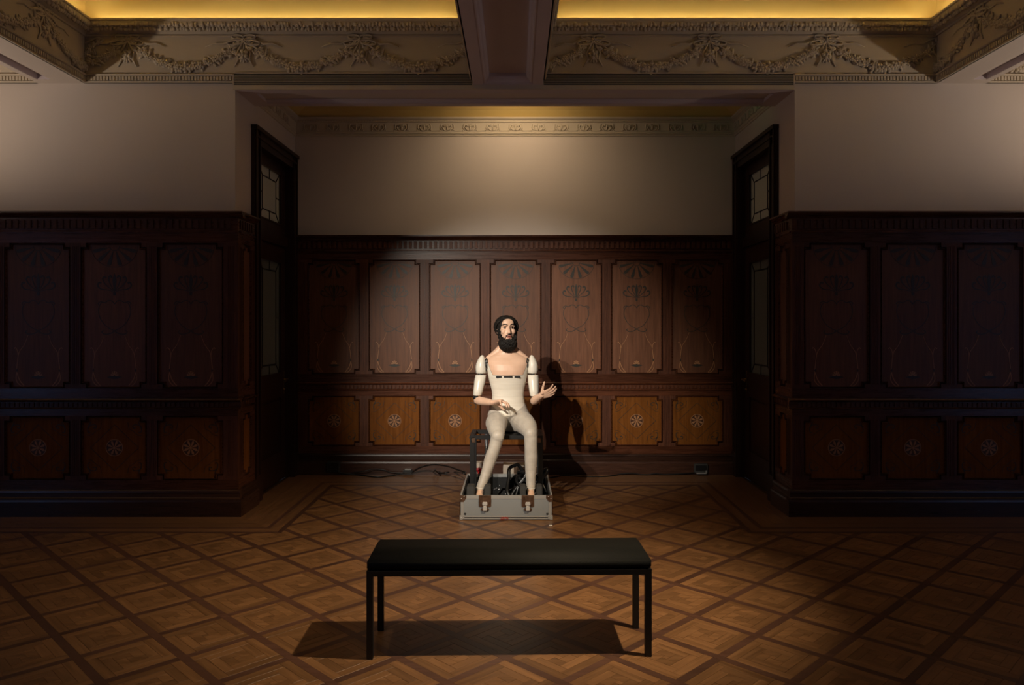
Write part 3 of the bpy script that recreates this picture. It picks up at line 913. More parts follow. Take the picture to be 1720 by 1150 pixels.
m = MB(); P = [(0, .010), (.012, .008), (.022, .022), (.036, .030), (.045, .046), (.05, .074), (0, .074)]
pts = [(YF - .05 - p[0], zc + p[1]) for p in P]; n = len(pts)
m.add([(BC0 + .1, p[0], p[1]) for p in pts] + [(BC1 - .1, p[0], p[1]) for p in pts], [(i, (i+1) % n, n+(i+1) % n, n+i) for i in range(n)])
m.build('beam_molding', M['soffit'], bm_c, False, recalc=True)
# crown on both flanks of the centre beam
for X, rz, a, b_ in ((BC0, -PI/2, -(YF - .1), -1.5), (BC1, PI/2, 1.5, YF - .1)):
    rt_ = empty('trim_%d' % trim_n, (X, 0, 0), rz, kind='structure'); trim_n += 1
    frieze(rt_, a, b_, [])
# gold cove above the crowns of the two bays
for (x0, x1) in ((BL1, BC0), (BC1, BR0)):
    m = MB(); m.cs = True
    prof = [(.004, 4.0), (.004, 4.30)] + [(.004 + .45*(1 - math.cos(t)), 4.30 + .445*math.sin(t)) for t in [PI/2*i/8 for i in range(1, 9)]]
    n = len(prof)
    x0i, x1i = x0 + .004, x1 - .004
    rs = []
    for d, z in prof:
        rs.append([(x0i + d, 1.0, z), (x0i + d, YF - d, z), (x1i - d, YF - d, z), (x1i - d, 1.0, z)])
    vs = [p for r_ in rs for p in r_]
    fs = []
    for j in range(n - 1):
        for i in range(3): fs.append((j*4+i, j*4+i+1, (j+1)*4+i+1, (j+1)*4+i))
    m.cs = False
    m.add(vs, fs); m.build('gold_cove', M['gold'], ceiling, False)
# LED strips lying in the troughs behind the crowns
def led(x0, x1, y0, y1, label):
    o = MB(); o.box(x0, x1, y0, y1, 4.022, 4.030)
    o.build('led_strip', M['led'], label=label, category='light')
led(BL1 + .10, BC0 - .10, YF - .060, YF - .045, 'warm led strip behind the crown over the left bay of the alcove wall')
led(BC1 + .10, BR0 - .10, YF - .060, YF - .045, 'warm led strip behind the crown over the right bay of the alcove wall')
led(BL1 + .045, BL1 + .060, 2.0, YF - .1, 'warm led strip behind the crown of the left side beam')
led(BR0 - .060, BR0 - .045, 2.0, YF - .1, 'warm led strip behind the crown of the right side beam')

# air grilles over the opening
def grille(x0, x1, label):
    g = empty('air_grille', ((x0+x1)/2, YF, 3.556), label=label, category='grille', group='air grilles over the opening')
    h = (x1 - x0)/2
    m = MB(); m.box(-h, h, -.016, -.013, 0, .098); m.build('backing', M['dark'], g, False)
    m = MB(); m.box(-h, -h + .008, -.03, -.016, 0, .098); m.box(h - .008, h, -.03, -.016, 0, .098); m.box(-h, h, -.03, -.016, .092, .100); m.build('frame', M['grille'], g, False)
    sm = MB(); sm.add([(-h + .008, -.030, 0), (h - .008, -.030, 0), (h - .008, -.016, .004), (-h + .008, -.016, .004), (-h + .008, -.030, .0045), (h - .008, -.030, .0045), (h - .008, -.016, .008), (-h + .008, -.016, .008)],
                      [(0,3,2,1),(4,5,6,7),(0,1,5,4),(1,2,6,5),(2,3,7,6),(3,0,4,7)])
    me = sm.mesh('slat', False); me.materials.append(M['grille'])
    for k in range(5): link('slat', me, g, (0, 0, .010 + k*.0165))
grille(XL - .011, BC0, 'long slatted air grille over the opening, on the left of the centre beam')
grille(BC1, XR - .009, 'long slatted air grille over the opening, on the right of the centre beam')

# alcove crown band and gold cove
def orn_mesh():
    b = MB(); b.cs = True
    for s in (-1, 1):
        b.tube([(s*.002, -.004, -.035), (s*.03, -.006, -.03), (s*.05, -.006, -.005), (s*.04, -.006, .02), (s*.025, -.006, .012), (s*.03, -.006, 0)], [.004, .006, .006, .005, .005, .003], 5)
        b.tube([(s*.05, -.004, -.03), (s*.07, -.006, -.01), (s*.066, -.006, .025), (s*.055, -.005, .035)], [.004, .006, .005, .003], 5)
        b.ell((s*.014, -.004, .018), (.007, .008, .018), 6, 4)
        b.ell((s*.074, -.004, -.032), (.010, .006, .007), 6, 4)
    b.ell((0, -.006, .0), (.009, .010, .034), 6, 4)
    me = b.mesh('relief_ornament', True); me.materials.append(M['stucco']); return me
OM = orn_mesh()
def alcove_crown(idx, loc, rz, u0, u1, n0):
    r_ = empty('trim_%d' % idx, loc, rz, kind='structure')
    m = MB(); m.profile(u0, u1, [(0, 3.551), (.010, 3.551), (.014, 3.560), (.012, 3.568), (.020, 3.572), (.026, 3.580), (.020, 3.588), (.016, 3.590), (.022, 3.690), (.034, 3.694), (.034, 3.712), (.044, 3.716), (.060, 3.726), (.064, 3.739), (0, 3.742)])
    m.build('crown_band', M['stucco'], r_, False)
    pitch = .2395
    k = 0
    if n0 == 0:
        cs = [pitch*i for i in range(-9, 10)]
    else:
        cs = [u0 + .13 + pitch*i for i in range(int((u1-u0-.13)/pitch))]
    for c in cs:
        if u0 + .09 < c < u1 - .09: link('relief_ornament', OM, r_, (c, -.019, 3.640))
    m = MB(); u = u0 + .01
    while u + .03 < u1:
        m.box(u, u + .016, -.041, -.030, 3.696, 3.710); u += .027
    m.build('crown_dentils', M['stucco'], r_, False, kind='stuff')
    m = MB()
    for c in cs:
        m.box(c + .085, c + pitch - .085, -.024, -.016, 3.602, 3.606)
    m.build('crown_fillets', M['stucco'], r_, False, kind='stuff')
alcove_crown(trim_n, (0, YB, 0), 0, XL + .002, XR - .002, 0); trim_n += 1
alcove_crown(trim_n, (XL, 0, 0), PI/2, YF + .47, YB, 1); trim_n += 1
alcove_crown(trim_n, (XR, 0, 0), -PI/2, -YB, -(YF + .47), 1); trim_n += 1
m = MB()
prof = [(.03, 3.742), (.10, 3.80), (.20, 3.86), (.34, 3.91), (.50, 3.94), (.62, 3.95)]
rs = [[(XL + d, YF + .47, z), (XL + d, YB - d, z), (XR - d, YB - d, z), (XR - d, YF + .47, z)] for d, z in prof]
vs = [p for r_ in rs for p in r_]; fs = []
for j in range(len(prof) - 1):
    for i in range(3): fs.append((j*4+i, j*4+i+1, (j+1)*4+i+1, (j+1)*4+i))
k = (len(prof) - 1)*4
fs.append((k, k+1, k+2, k+3))
m.add(vs, fs); m.build('ceiling_alcove', M['gold'], None, False, kind='structure')

# green emergency lamp on the back of the header
gl = empty('emergency_lamp', (2.02, YF + .47, 3.78), label='small green emergency lamp on the back of the header', category='lamp')
m = MB(); m.cbox(-.13, .13, .002, .04, -.05, .06, .006); m.build('housing', M['white'], gl)
m = MB(); m.box(-.11, .11, .041, .045, -.03, .04); m.build('light_panel', M['green'], gl, False)

# ------------------------------------------------------------------ spotlights
def spotlight(i, pos, tgt, en, cone, blend, rad, col):
    P = Vector(pos); D = (Vector(tgt) - P).normalized()
    names = ['slim black spotlight over the left bay, the nearer of the pair', 'slim black spotlight over the left bay, beside the left beam', 'black spotlight hanging to the right of the bench', 'black spotlight hanging to the left of the bench', 'small black wall washer on the alcove ceiling']
    s = empty('spotlight', P, label=names[i], category='light', group='spotlights on the ceiling')
    R = D.to_track_quat('-Z', 'Y').to_matrix()
    m = MB(); m.cs = True
    m.lathe([(.001, .20), (.036, .20), (.042, .19), (.042, .03), (.048, .02), (.048, -.004), (.042, -.004), (.040, .012)], (0, 0, 0), 20, R, cap=False)
    m.build('head', M['black'], s)
    top = (3.95 if i == 4 else ZT) - P.z
    m = MB(); q = R @ Vector((0, 0, .12)); m.tube([q, Vector((q.x, q.y, top))], .007, 8); m.box(q.x - .05, q.x + .05, q.y - .02, q.y + .02, top - .03, top - .002); m.build('stem', M['black'], s)
    ld = bpy.data.lights.new('lamp', 'SPOT')
    ld.energy = en; ld.color = col; ld.spot_size = math.radians(cone); ld.spot_blend = blend; ld.shadow_soft_size = rad
    lo = bpy.data.objects.new('lamp', ld); COL.objects.link(lo); lo.parent = s
    lo.location = D*.055
    lo.rotation_euler = D.to_track_quat('-Z', 'Y').to_euler()
for i, a in enumerate(SPOTS): spotlight(i, *a)
# torchieres of the outer bays, beyond the frame on both sides
for sx in (-1, 1):
    s = empty('floor_lamp', (sx*5.2, 4.9, 0), label='tall torchiere with an opaque bowl in the %s bay' % ('left' if sx < 0 else 'right'), category='lamp')
    m = MB(); m.cs = True
    m.lathe([(.001, 2.36), (.05, 2.362), (.13, 2.40), (.17, 2.46), (.175, 2.50), (.170, 2.50), (.125, 2.41), (.048, 2.372), (.001, 2.37)], (0, 0, 0), 24); m.build('bowl', M['black'], s)
    m = MB(); m.cs = True; m.tube([(0, 0, .03), (0, 0, 2.36)], .014, 10); m.build('pole', M['black'], s)
    m = MB(); m.lathe([(.001, .002), (.16, .002), (.16, .02), (.03, .035), (.001, .035)], (0, 0, 0), 24); m.build('base', M['black'], s)
    ld = bpy.data.lights.new('lamp', 'POINT'); ld.energy = E_BAY; ld.color = (1.0, .79, .61); ld.shadow_soft_size = .05
    lo = bpy.data.objects.new('lamp', ld); COL.objects.link(lo); lo.parent = s; lo.location = (0, 0, 2.46)

# ------------------------------------------------------------------ bench
bench = empty('bench', (-.032, 3.805, 0), math.radians(1.3), label='long low bench with black leather top and black square steel legs', category='bench')
BLN, BDP = .679, .182
m = MB(); m.cs = True
m.cbox(-BLN + .001, BLN - .001, -BDP + .001, BDP - .001, .418, .469, .010); m.build('seat_pad', M['leather'], bench)
m = MB()
m.cbox(-BLN, BLN, -BDP, -BDP + .03, .392, .420, .002); m.build('front_rail', M['black'], bench)
m = MB(); m.cbox(-BLN, BLN, BDP - .03, BDP, .392, .420, .002); m.build('rear_rail', M['black'], bench)
for s in (-1, 1):
    m = MB(); m.cbox(min(s*BLN, s*(BLN - .03)), max(s*BLN, s*(BLN-.03)), -BDP + .03, BDP - .03, .392, .420, .002); m.build('end_rail', M['black'], bench)
m = MB(); m.cbox(-.0155, .0155, -.0155, .0155, 0, .396, .002)
me = m.mesh('leg', False); me.materials.append(M['black'])
for sx in (-1, 1):
    for sy in (-1, 1): link('leg', me, bench, (sx*(BLN - .0155), sy*(BDP - .0155), 0))

# ------------------------------------------------------------------ flight case
CX0, CX1, CY0, CY1, CZ = -.449, .2975, 6.145, 7.03, .199
case = empty('flight_case', ((CX0+CX1)/2, (CY0+CY1)/2, 0), label='open grey flight case with aluminium edges and two hanging latches', category='case')
hx, hy = (CX1-CX0)/2, (CY1-CY0)/2
t = .012
for nm, bx, mt in (('front_panel', (-hx+.004, hx-.004, -hy+.003, -hy+t, .012, CZ-.004), 'casegrey'), ('back_panel', (-hx+.004, hx-.004, hy-t, hy-.003, .012, CZ-.004), 'casegrey'),
                   ('side_panel', (-hx+.003, -hx+t, -hy+t, hy-t, .012, CZ-.004), 'casegrey'), ('side_panel', (hx-t, hx-.003, -hy+t, hy-t, .012, CZ-.004), 'casegrey'),
                   ('base', (-hx+.004, hx-.004, -hy+.004, hy-.004, .006, .014), 'foam'),
                   ('lining', (-hx+t, hx-t, hy-t-.012, hy-t, .014, CZ-.03), 'foam'), ('lining', (-hx+t, -hx+t+.012, -hy+t, hy-t, .014, CZ-.012), 'foam'), ('lining', (hx-t-.012, hx-t, -hy+t, hy-t, .014, CZ-.012), 'foam'), ('lining', (-hx+t, hx-t, -hy+t, -hy+t+.012, .014, CZ-.02), 'foam')):
    m = MB(); m.box(*bx); m.build(nm, M[mt], case, False)
E = .026
for sy in (-1, 1):
    y0, y1 = sorted((sy*hy, sy*(hy - .016)))
    m = MB(); m.cbox(-hx, hx, y0, y1, CZ - .03, CZ, .002); m.build('top_edge', M['alu'], case)
    m = MB(); m.cbox(-hx, hx, y0, y1, .006, .016, .002); m.cbox(-hx, hx, y0, y1, .0225, .034, .002); m.box(-hx, hx, y0 + .003, y1 - .003, .015, .024); m.build('bottom_edge', M['alu'], case)
for sx in (-1, 1):
    x0, x1 = sorted((sx*hx, sx*(hx - .014)))
    m = MB(); m.cbox(x0, x1, -hy + .01, hy - .01, CZ - .028, CZ, .002); m.build('top_edge', M['alu'], case)
    m = MB(); m.cbox(x0, x1, -hy + .01, hy - .01, .006, .034, .002); m.build('bottom_edge', M['alu'], case)
    for sy in (-1, 1):
        y0, y1 = sorted((sy*(hy + .0005), sy*(hy - .03)))
        xa, xb = sorted((sx*(hx + .0005), sx*(hx - .03)))
        m = MB()
        m.box(xa, xb, *sorted((sy*(hy + .0005), sy*(hy - .006))), .034, CZ - .03); m.box(*sorted((sx*(hx + .0005), sx*(hx - .006))), y0, y1, .034, CZ - .03); m.build('corner_post', M['alu'], case, False)
        for zz in (0, 1):
            m = MB()
            z0 = .004 if zz == 0 else CZ - .052
            z1 = .040 if zz == 0 else CZ + .001
            w_ = .036 if zz == 0 else .052
            yy = sy*(hy + .0015); yi = sy*(hy - .002)
            P = [(sx*(hx + .001), z0), (sx*(hx - w_*.55), z0), (sx*(hx - w_), z1 - .022 if zz else z0 + .014), (sx*(hx - w_), z1), (sx*(hx + .001), z1)]
            nn = len(P)
            m.add([(p[0], yy, p[1]) for p in P] + [(p[0], yi, p[1]) for p in P], [tuple(range(nn)), tuple(range(nn, 2*nn))] + [(i, (i+1) % nn, nn+(i+1) % nn, nn+i) for i in range(nn)])
            m.box(*sorted((sx*(hx - .002), sx*(hx + .002))), *sorted((sy*(hy + .001), sy*(hy - w_))), z0, z1)
            cb = m.build('corner_bracket', M['bronze'] if zz else M['alu'], case, False, recalc=True)
            m = MB(); m.cs = True
            for (rx_, rz_) in ((.012, .5), (.034, .8)):
                m.ell((sx*(hx - rx_), sy*(hy + .002), z0 + (z1-z0)*rz_), (.004, .0025, .004), 8, 4)
            m.build('rivets', M['chrome'], cb)
for sx in (-1, 1):
    m = MB(); m.cs = True; m.ell((sx*(hx - .042), -hy - .001, .052), (.009, .005, .008), 8, 5); m.build('stud', M['black'], case)
for lx in (CX0 + .202, CX0 + .548):
    x = lx - (CX0+CX1)/2
    m = MB(); m.poly([(x-.050, CZ-.085), (x-.040, CZ-.092), (x+.040, CZ-.092), (x+.050, CZ-.085), (x+.050, CZ+.001), (x-.050, CZ+.001)], hy - .001, hy + .003)
    la = m.build('latch', M['bronze'], case, False, recalc=True)
    for sx in (-1, 1):
        m = MB()
        m.cbox(x + sx*.028 - .009, x + sx*.028 + .009, -hy - .012, -hy - .002, CZ - .075, CZ - .042, .003)
        m.cbox(x + sx*.030 - .006, x + sx*.030 + .006, -hy - .006, -hy - .002, CZ - .044, CZ - .008, .002)
        m.build('latch_clip', M['bronze'], la)
    m = MB(); m.cbox(x - .020, x + .020, -hy - .022, -hy - .004, CZ - .078, CZ - .050, .004); m.cbox(x - .016, x + .016, -hy - .024, -hy - .010, CZ - .122, CZ - .080, .004); m.build('latch_lever', M['chrome'], la)
    m = MB(); m.cbox(x - .032, x + .032, -hy - .008, -hy + .004, CZ - .122, CZ - .102, .003); m.build('latch_bar', M['bronze'], la)
# red lettering on the bottom edge
fc = bpy.data.curves.new('lettering', 'FONT'); fc.body = 'LSYN'; fc.size = .027; fc.extrude = .0006; fc.align_x = 'CENTER'; fc.offset = .0008
tmp = bpy.data.objects.new('t', fc); COL.objects.link(tmp)
bpy.context.view_layer.update()
lm = bpy.data.meshes.new_from_object(tmp.evaluated_get(bpy.context.evaluated_depsgraph_get()))
bpy.data.objects.remove(tmp)
lm.materials.clear(); lm.materials.append(M['red'])
lo = link('lettering', lm, case, (-.014, -hy - .001, .008)); lo.rotation_euler = (PI/2, 0, 0); lo['label'] = 'small red lettering'

# foot blocks and platform inside the case
plat = MB(); plat.cbox(CX0 + .05, CX1 - .05, 6.19, 6.46, .014, .118, .004)
plat.build('foot_platform', M['foam'], label='flat black foam slab under the feet inside the flight case', category='foam')
for i, (x0, x1) in enumerate(((784.5, 797.5), (814.2, 824.5), (873, 883.2), (901, 910.5))):
    a = (x0 - VX)/(FPX/6.33); b_ = (x1 - VX)/(FPX/6.33)
    m = MB(); m.cbox(a, b_, 6.27, 6.40, .119, .243, .006)
    side = ('beside the far side of the foot that stands apart', 'against the inner side of the foot that stands apart', 'against the inner side of the straight foot', 'beside the outer side of the straight foot')[i]
    m.build('foot_block', M['greyfoam'], label='dark grey foam block ' + side, category='block', group='foam blocks holding the feet')

# ------------------------------------------------------------------ black frame seat
SH = .62
FX0, FX1, FY0, FY1 = -.394, .2355, 6.555, 6.93
seat = empty('frame_stool', ((FX0+FX1)/2, (FY0+FY1)/2, .014), label='black slotted metal frame stool standing in the flight case under the figure', category='stool')
cx, cy = (FX0+FX1)/2, (FY0+FY1)/2
fx, fy = (FX1-FX0)/2, (FY1-FY0)/2
q = .02
for sx in (-1, 1):
    for sy in (-1, 1):
        m = MB(); x = sx*(fx - q); y = sy*(fy - q)
        m.cbox(x - q, x + q, y - q, y + q, 0, SH - .034 - .014, .002)
        m.box(x - .006, x + .006, y - q - .001, y + q + .001, .01, SH - .08)
        m.build('leg', M['black'], seat)
    m = MB(); x = sx*(fx - .022); m.cbox(x - .022, x + .022, -fy, fy, SH - .034 - .014, SH - .014, .003)
    for k in range(7): m.box(x - .008, x + .008, -fy + .03 + k*.048, -fy + .055 + k*.048, SH - .018, SH - .0125)
    m.build('side_rail', M['black'], seat)
for sy in (-1, 1):
    m = MB(); y = sy*(fy - .022); m.cbox(-fx + .044, fx - .044, y - .022, y + .022, SH - .034 - .014, SH - .014, .003); m.build('cross_rail', M['black'], seat)
m = MB(); m.cbox(-.16, .18, -fy + .044, fy - .044, SH - .045, SH - .018, .004); m.build('seat_plate', M['black'], seat)
for sx in (-1, 1):
    m = MB()
    m.cbox(sx*(fx-.03) - .016, sx*(fx-.03) + .016, -fy - .004, -fy + .012, SH - .075, SH - .03, .004)
    m.build('corner_joint', M['bronze'], seat)
m = MB(); m.cs = True; m.tube([(-fx + .13, fy - .04, 0), (-fx + .13, fy - .04, SH - .05)], .016, 12); m.build('support_pole', M['steelpole'], seat)

# electronics and loose things in and behind the case
def small_box(name, x0, x1, y0, y1, Y, dp, zb, mat, label, cat):
    A = px(x0, y1, Y); B = px(x1, y0, Y)
    m = MB(); m.cbox(A.x, B.x, Y, Y + dp, zb, B.z, .003)
    return m, A, B
Yb = 7.10
o = empty('power_unit', ((846 - VX)/(FPX/Yb), Yb, 0), label='beige power supply box with a green light behind the flight case', category='box')
A = px(845, 796, Yb); B = px(906, 781, Yb)
m = MB(); m.cbox(A.x - o.location.x, B.x - o.location.x, 0, .16, 0, B.z, .004); m.build('housing', M['carton'], o)
m = MB(); m.cbox(A.x - o.location.x + .10, B.x - o.location.x - .01, -.003, .001, .12, B.z - .015, .001); m.build('vent_plate', M['bronze'], o)
g = px(871, 780, Yb); m = MB(); m.cs = True; m.ell((g.x - o.location.x, .02, B.z + .004), (.009, .009, .007), 8, 5); m.build('indicator_light', M['greendot'], o)
A = px(796, 796, 7.12); B = px(810, 777, 7.12)
m = MB(); m.cbox(A.x, B.x, 7.12, 7.22, 0, B.z, .004); m.cbox(A.x + .01, B.x - .01, 7.115, 7.121, .03, B.z - .03, .001)
m.build('carton', M['carton'], label='small beige carton behind the left post of the frame stool', category='box')
A = px(806, 797, 7.07)
m = MB(); m.cs = True; m.tube([(A.x - .03, 7.075, .225), (A.x - .005, 7.07, .230), (A.x + .03, 7.075, .225)], [.014, .017, .013], 10, round_ends=True)
m.box(A.x - .02, A.x + .02, 7.062, 7.088, 0, .225)
m.build('plug', M['redpl'], label='red plug standing behind the flight case', category='plug')
# bundle of black hoses in the right of the case
hb = empty('hose_bundle', (.05, 6.72, .014), label='tangle of shiny black hoses and fittings inside the flight case', category='hoses')
rr = random.Random(4)
for k in range(9):
    P = []
    x0 = rr.uniform(-.05, .12); ph = rr.uniform(0, 6)
    for i in range(12):
        t_ = i/11
        P.append((x0 + .10*math.sin(ph + 5*t_) + .02*rr.uniform(-1, 1), -.16 + .32*t_ + .03*math.cos(ph + 7*t_), .03 + (.20 + .02*k*.6)*math.sin(PI*t_)*rr.uniform(.85, 1)))
    m = MB(); m.cs = True; m.tube([tuple(p) for p in smooth_path(P, 3)], .013 + .006*rr.random(), 8); m.build('hose', M['hosem'], hb)
m = MB(); m.cs = True
for k in range(26):
    m.ell((rr.uniform(-.30, .16), rr.uniform(-.2, .1), rr.uniform(.06, .17)), rr.uniform(.006, .011), 8, 5)
m.build('fittings', M['steelpole'], hb, kind='stuff')
m = MB(); m.cs = True
m.tube([(-.28, -.1, .02), (-.2, -.12, .06), (-.12, -.1, .04), (-.03, -.14, .08), (.05, -.16, .03)], .012, 8); m.tube([(-.22, .05, .02), (-.16, .02, .11), (-.10, .06, .09), (-.06, .0, .12), (0, -.04, .16)], .01, 8)
m.build('hose', M['cable'], hb)

# cables on the floor by the back wall
def cable(pts, r, label, name='power_cable'):
    P = smooth_path([tuple(p) for p in pts], 6)
    c = Vector((P[0][0], P[0][1], 0))
    m = MB(); m.cs = True; m.tube([(p[0]-c.x, p[1]-c.y, max(p[2], r + .0003)) for p in P], r, 8, round_ends=True)
    return m.build(name, M['cable'], loc=c, label=label, category='cable')
def fl(x, y, z=.006):
    Y = FPX*(CAMZ - z)/(y - VY)
    if Y > 7.93:
        p = px(x, y, 7.93); return (p.x, p.y, max(z, p.z))
    return ((x - VX)*Y/FPX, Y, z)
def wl_(x, y, Y): return tuple(px(x, y, Y))
cable([wl_(566, 791, 7.93), fl(575, 794), fl(600, 797), fl(632, 801), fl(655, 799), fl(672, 795), fl(680, 794, .02)], .007, 'black cable curving over the floor from the left outlet to the adapter')
cable([fl(590, 794), wl_(612, 791, 7.9), wl_(628, 787.5, 7.92), wl_(645, 789, 7.92), fl(657, 793), fl(679, 793.5, .02)], .005, 'thin black cable looping up against the baseboard beside the adapter')
cable([fl(691, 794, .02), wl_(706, 785, 7.85), wl_(728, 780, 7.7), wl_(752, 783, 7.4), wl_(770, 789, 7.2), wl_(782, 793, 7.08)], .008, 'black cable arching through the air from the adapter to the flight case')
cable([fl(728, 793), wl_(731, 789, 7.7), fl(737, 795), fl(750, 793), fl(764, 792.5), wl_(776, 794, 7.12), wl_(783, 797, 7.08)], .006, 'short knotted black cable on the floor behind the flight case corner')
cable([fl(924, 802), fl(936, 800), fl(948, 798), fl(975, 799.5), fl(1012, 800), fl(1033, 798), fl(1043, 795.5), fl(1062, 794.5), fl(1075, 796.5), fl(1088, 797), fl(1100, 795), fl(1115, 796.5), fl(1130, 796), fl(1168, 793.5)], .006, 'thin black cable running along the floor from the flight case to the right outlet')
a = Vector(fl(685, 794, 0))
ad = empty('power_adapter', a, label='small black power adapter on the floor with glossy top', category='adapter')
m = MB(); m.cbox(-.05, .05, -.03, .03, .001, .035, .008); m.build('body', M['black'], ad)
m = MB(); m.cbox(-.03, .035, -.02, .02, .034, .0365, .001); m.build('top_label', M['alu'], ad)
# outlets on the plinth
for (x0, x1, y0, y1, lb, mt) in ((549, 571, 775, 792, 'square dark outlet box on the baseboard at the cable start', 'black'), (1166, 1189, 779, 795, 'dark outlet box on the baseboard near the right door with pale lower edge', 'black')):
    Y = 7.93
    A = px(x0, y1, Y); B = px(x1, y0, Y)
    oo = empty('wall_outlet', ((A.x+B.x)/2, 7.955, A.z), label=lb, category='outlet', group='outlets on the back baseboard')
    hw = (B.x-A.x)/2; hh = B.z - A.z
    m = MB(); m.cbox(-hw, hw, -.03, 0, 0, hh, .005); m.build('box', M['greyfoam'], oo)
    m = MB(); m.cbox(-hw + .012, hw - .012, -.034, -.029, .03, hh - .012, .002); m.build('cover', M['black'], oo)
    m = MB()
    if x0 > 900: m.cbox(-hw + .02, hw - .02, -.05, -.028, 0, .010, .002); m.box(hw - .024, hw - .018, -.045, -.03, 0, .035)
    else: m.cbox(-hw + .025, hw - .025, -.037, -.03, .012, .024, .002)
    m.build('lower_lip', M['alu'] if x0 > 900 else M['black'], oo)
# white marker on the floor
a = Vector(fl(925, 883, 0))
mk_ = empty('floor_marker', a, label='small white tag lying on the floor by the case corner', category='tag')
m = MB(); m.cbox(-.014, .014, -.010, .010, .001, .007, .002); m.build('tag', M['white'], mk_)
m = MB(); m.cbox(-.010, .010, -.016, -.0105, .001, .004, .001); m.build('clip', M['alu'], mk_)

# ------------------------------------------------------------------ seated figure
FO = Vector((-.07, 6.75, SH))
fig = empty('mannequin', FO, label='bearded life-size mannequin in white corset and sheer tights seated on the frame stool', category='mannequin')
src = MB()
cls = {}
def part(c):
    cls.setdefault(c, [])
    return len(src.v)
def done(c, n0): cls[c].append((n0, len(src.v)))
def limb(c, P, R, flat=1.0, n=16, sub=4, ref=None):
    n0 = part(c)
    S = smooth_path([tuple(p) + (r,) for p, r in zip(P, R)], sub) if False else None
    # spline through points and radii
    PP = smooth_path([tuple(p) for p in P], sub)
    RR = []
    for i in range(len(P) - 1):
        for k in range(sub): RR.append(R[i] + (R[i+1]-R[i])*k/sub)
    RR.append(R[-1])
    src.tube(PP, RR, n, flat, True, ref)
    done(c, n0)
def blob(c, p, r, Mx=None):
    n0 = part(c); src.ell(p, r, 18, 12, Mx); done(c, n0)
# torso
T = [(.622, -.060, 6.83, .120, .060), (.66, -.060, 6.83, .165, .075), (.72, -.060, 6.81, .188, .090), (.78, -.060, 6.768, .188, .118), (.83, -.062, 6.768, .166, .110), (.88, -.064, 6.77, .148, .102), (.94, -.066, 6.772, .141, .098), (1.0, -.068, 6.772, .146, .100),
     (1.06, -.070, 6.77, .160, .108), (1.12, -.071, 6.768, .173, .116), (1.17, -.072, 6.768, .180, .116), (1.22, -.072, 6.77, .186, .108), (1.255, -.073, 6.775, .188, .092), (1.285, -.074, 6.78, .168, .074), (1.310, -.075, 6.782, .120, .064), (1.335, -.076, 6.782, .078, .060), (1.37, -.077, 6.78, .062, .060), (1.42, -.078, 6.775, .058, .060), (1.48, -.079, 6.77, .055, .058)]
n0 = part('suit')
rings = []
for (z, xc, yc, rx, ry) in T:
    rings.append([(xc + rx*math.copysign(abs(math.cos(a))**.9, math.cos(a)), yc + ry*math.copysign(abs(math.sin(a))**.9, math.sin(a)), z) for a in [2*PI*i/40 for i in range(40)]])
src.rings(rings)
done('suit', n0)
# pectorals
# collar bones and trapezius
for s in (-1, 1):
    limb('skin', [(-.076 + s*.02, 6.730, 1.296), (-.076 + s*.09, 6.732, 1.288), (-.076 + s*.165, 6.77, 1.272)], [.014, .014, .014], n=10)
    limb('skin', [(-.077 + s*.03, 6.79, 1.40), (-.076 + s*.085, 6.79, 1.33), (-.076 + s*.165, 6.78, 1.268)], [.032, .034, .030], n=12)
# black arm cores
SHR, SHL = Vector((-.302, 6.775, 1.235)), Vector((.150, 6.775, 1.235))
ELR, ELL = Vector((-.337, 6.715, .920)), Vector((.166, 6.715, .915))
limb('black', [(-.235, 6.775, 1.235), SHR, (-.310, 6.765, 1.13), ELR], [.030, .028, .026, .026], n=12)
limb('black', [(.085, 6.775, 1.235), SHL, (.158, 6.765, 1.13), ELL], [.030, .028, .026, .026], n=12)
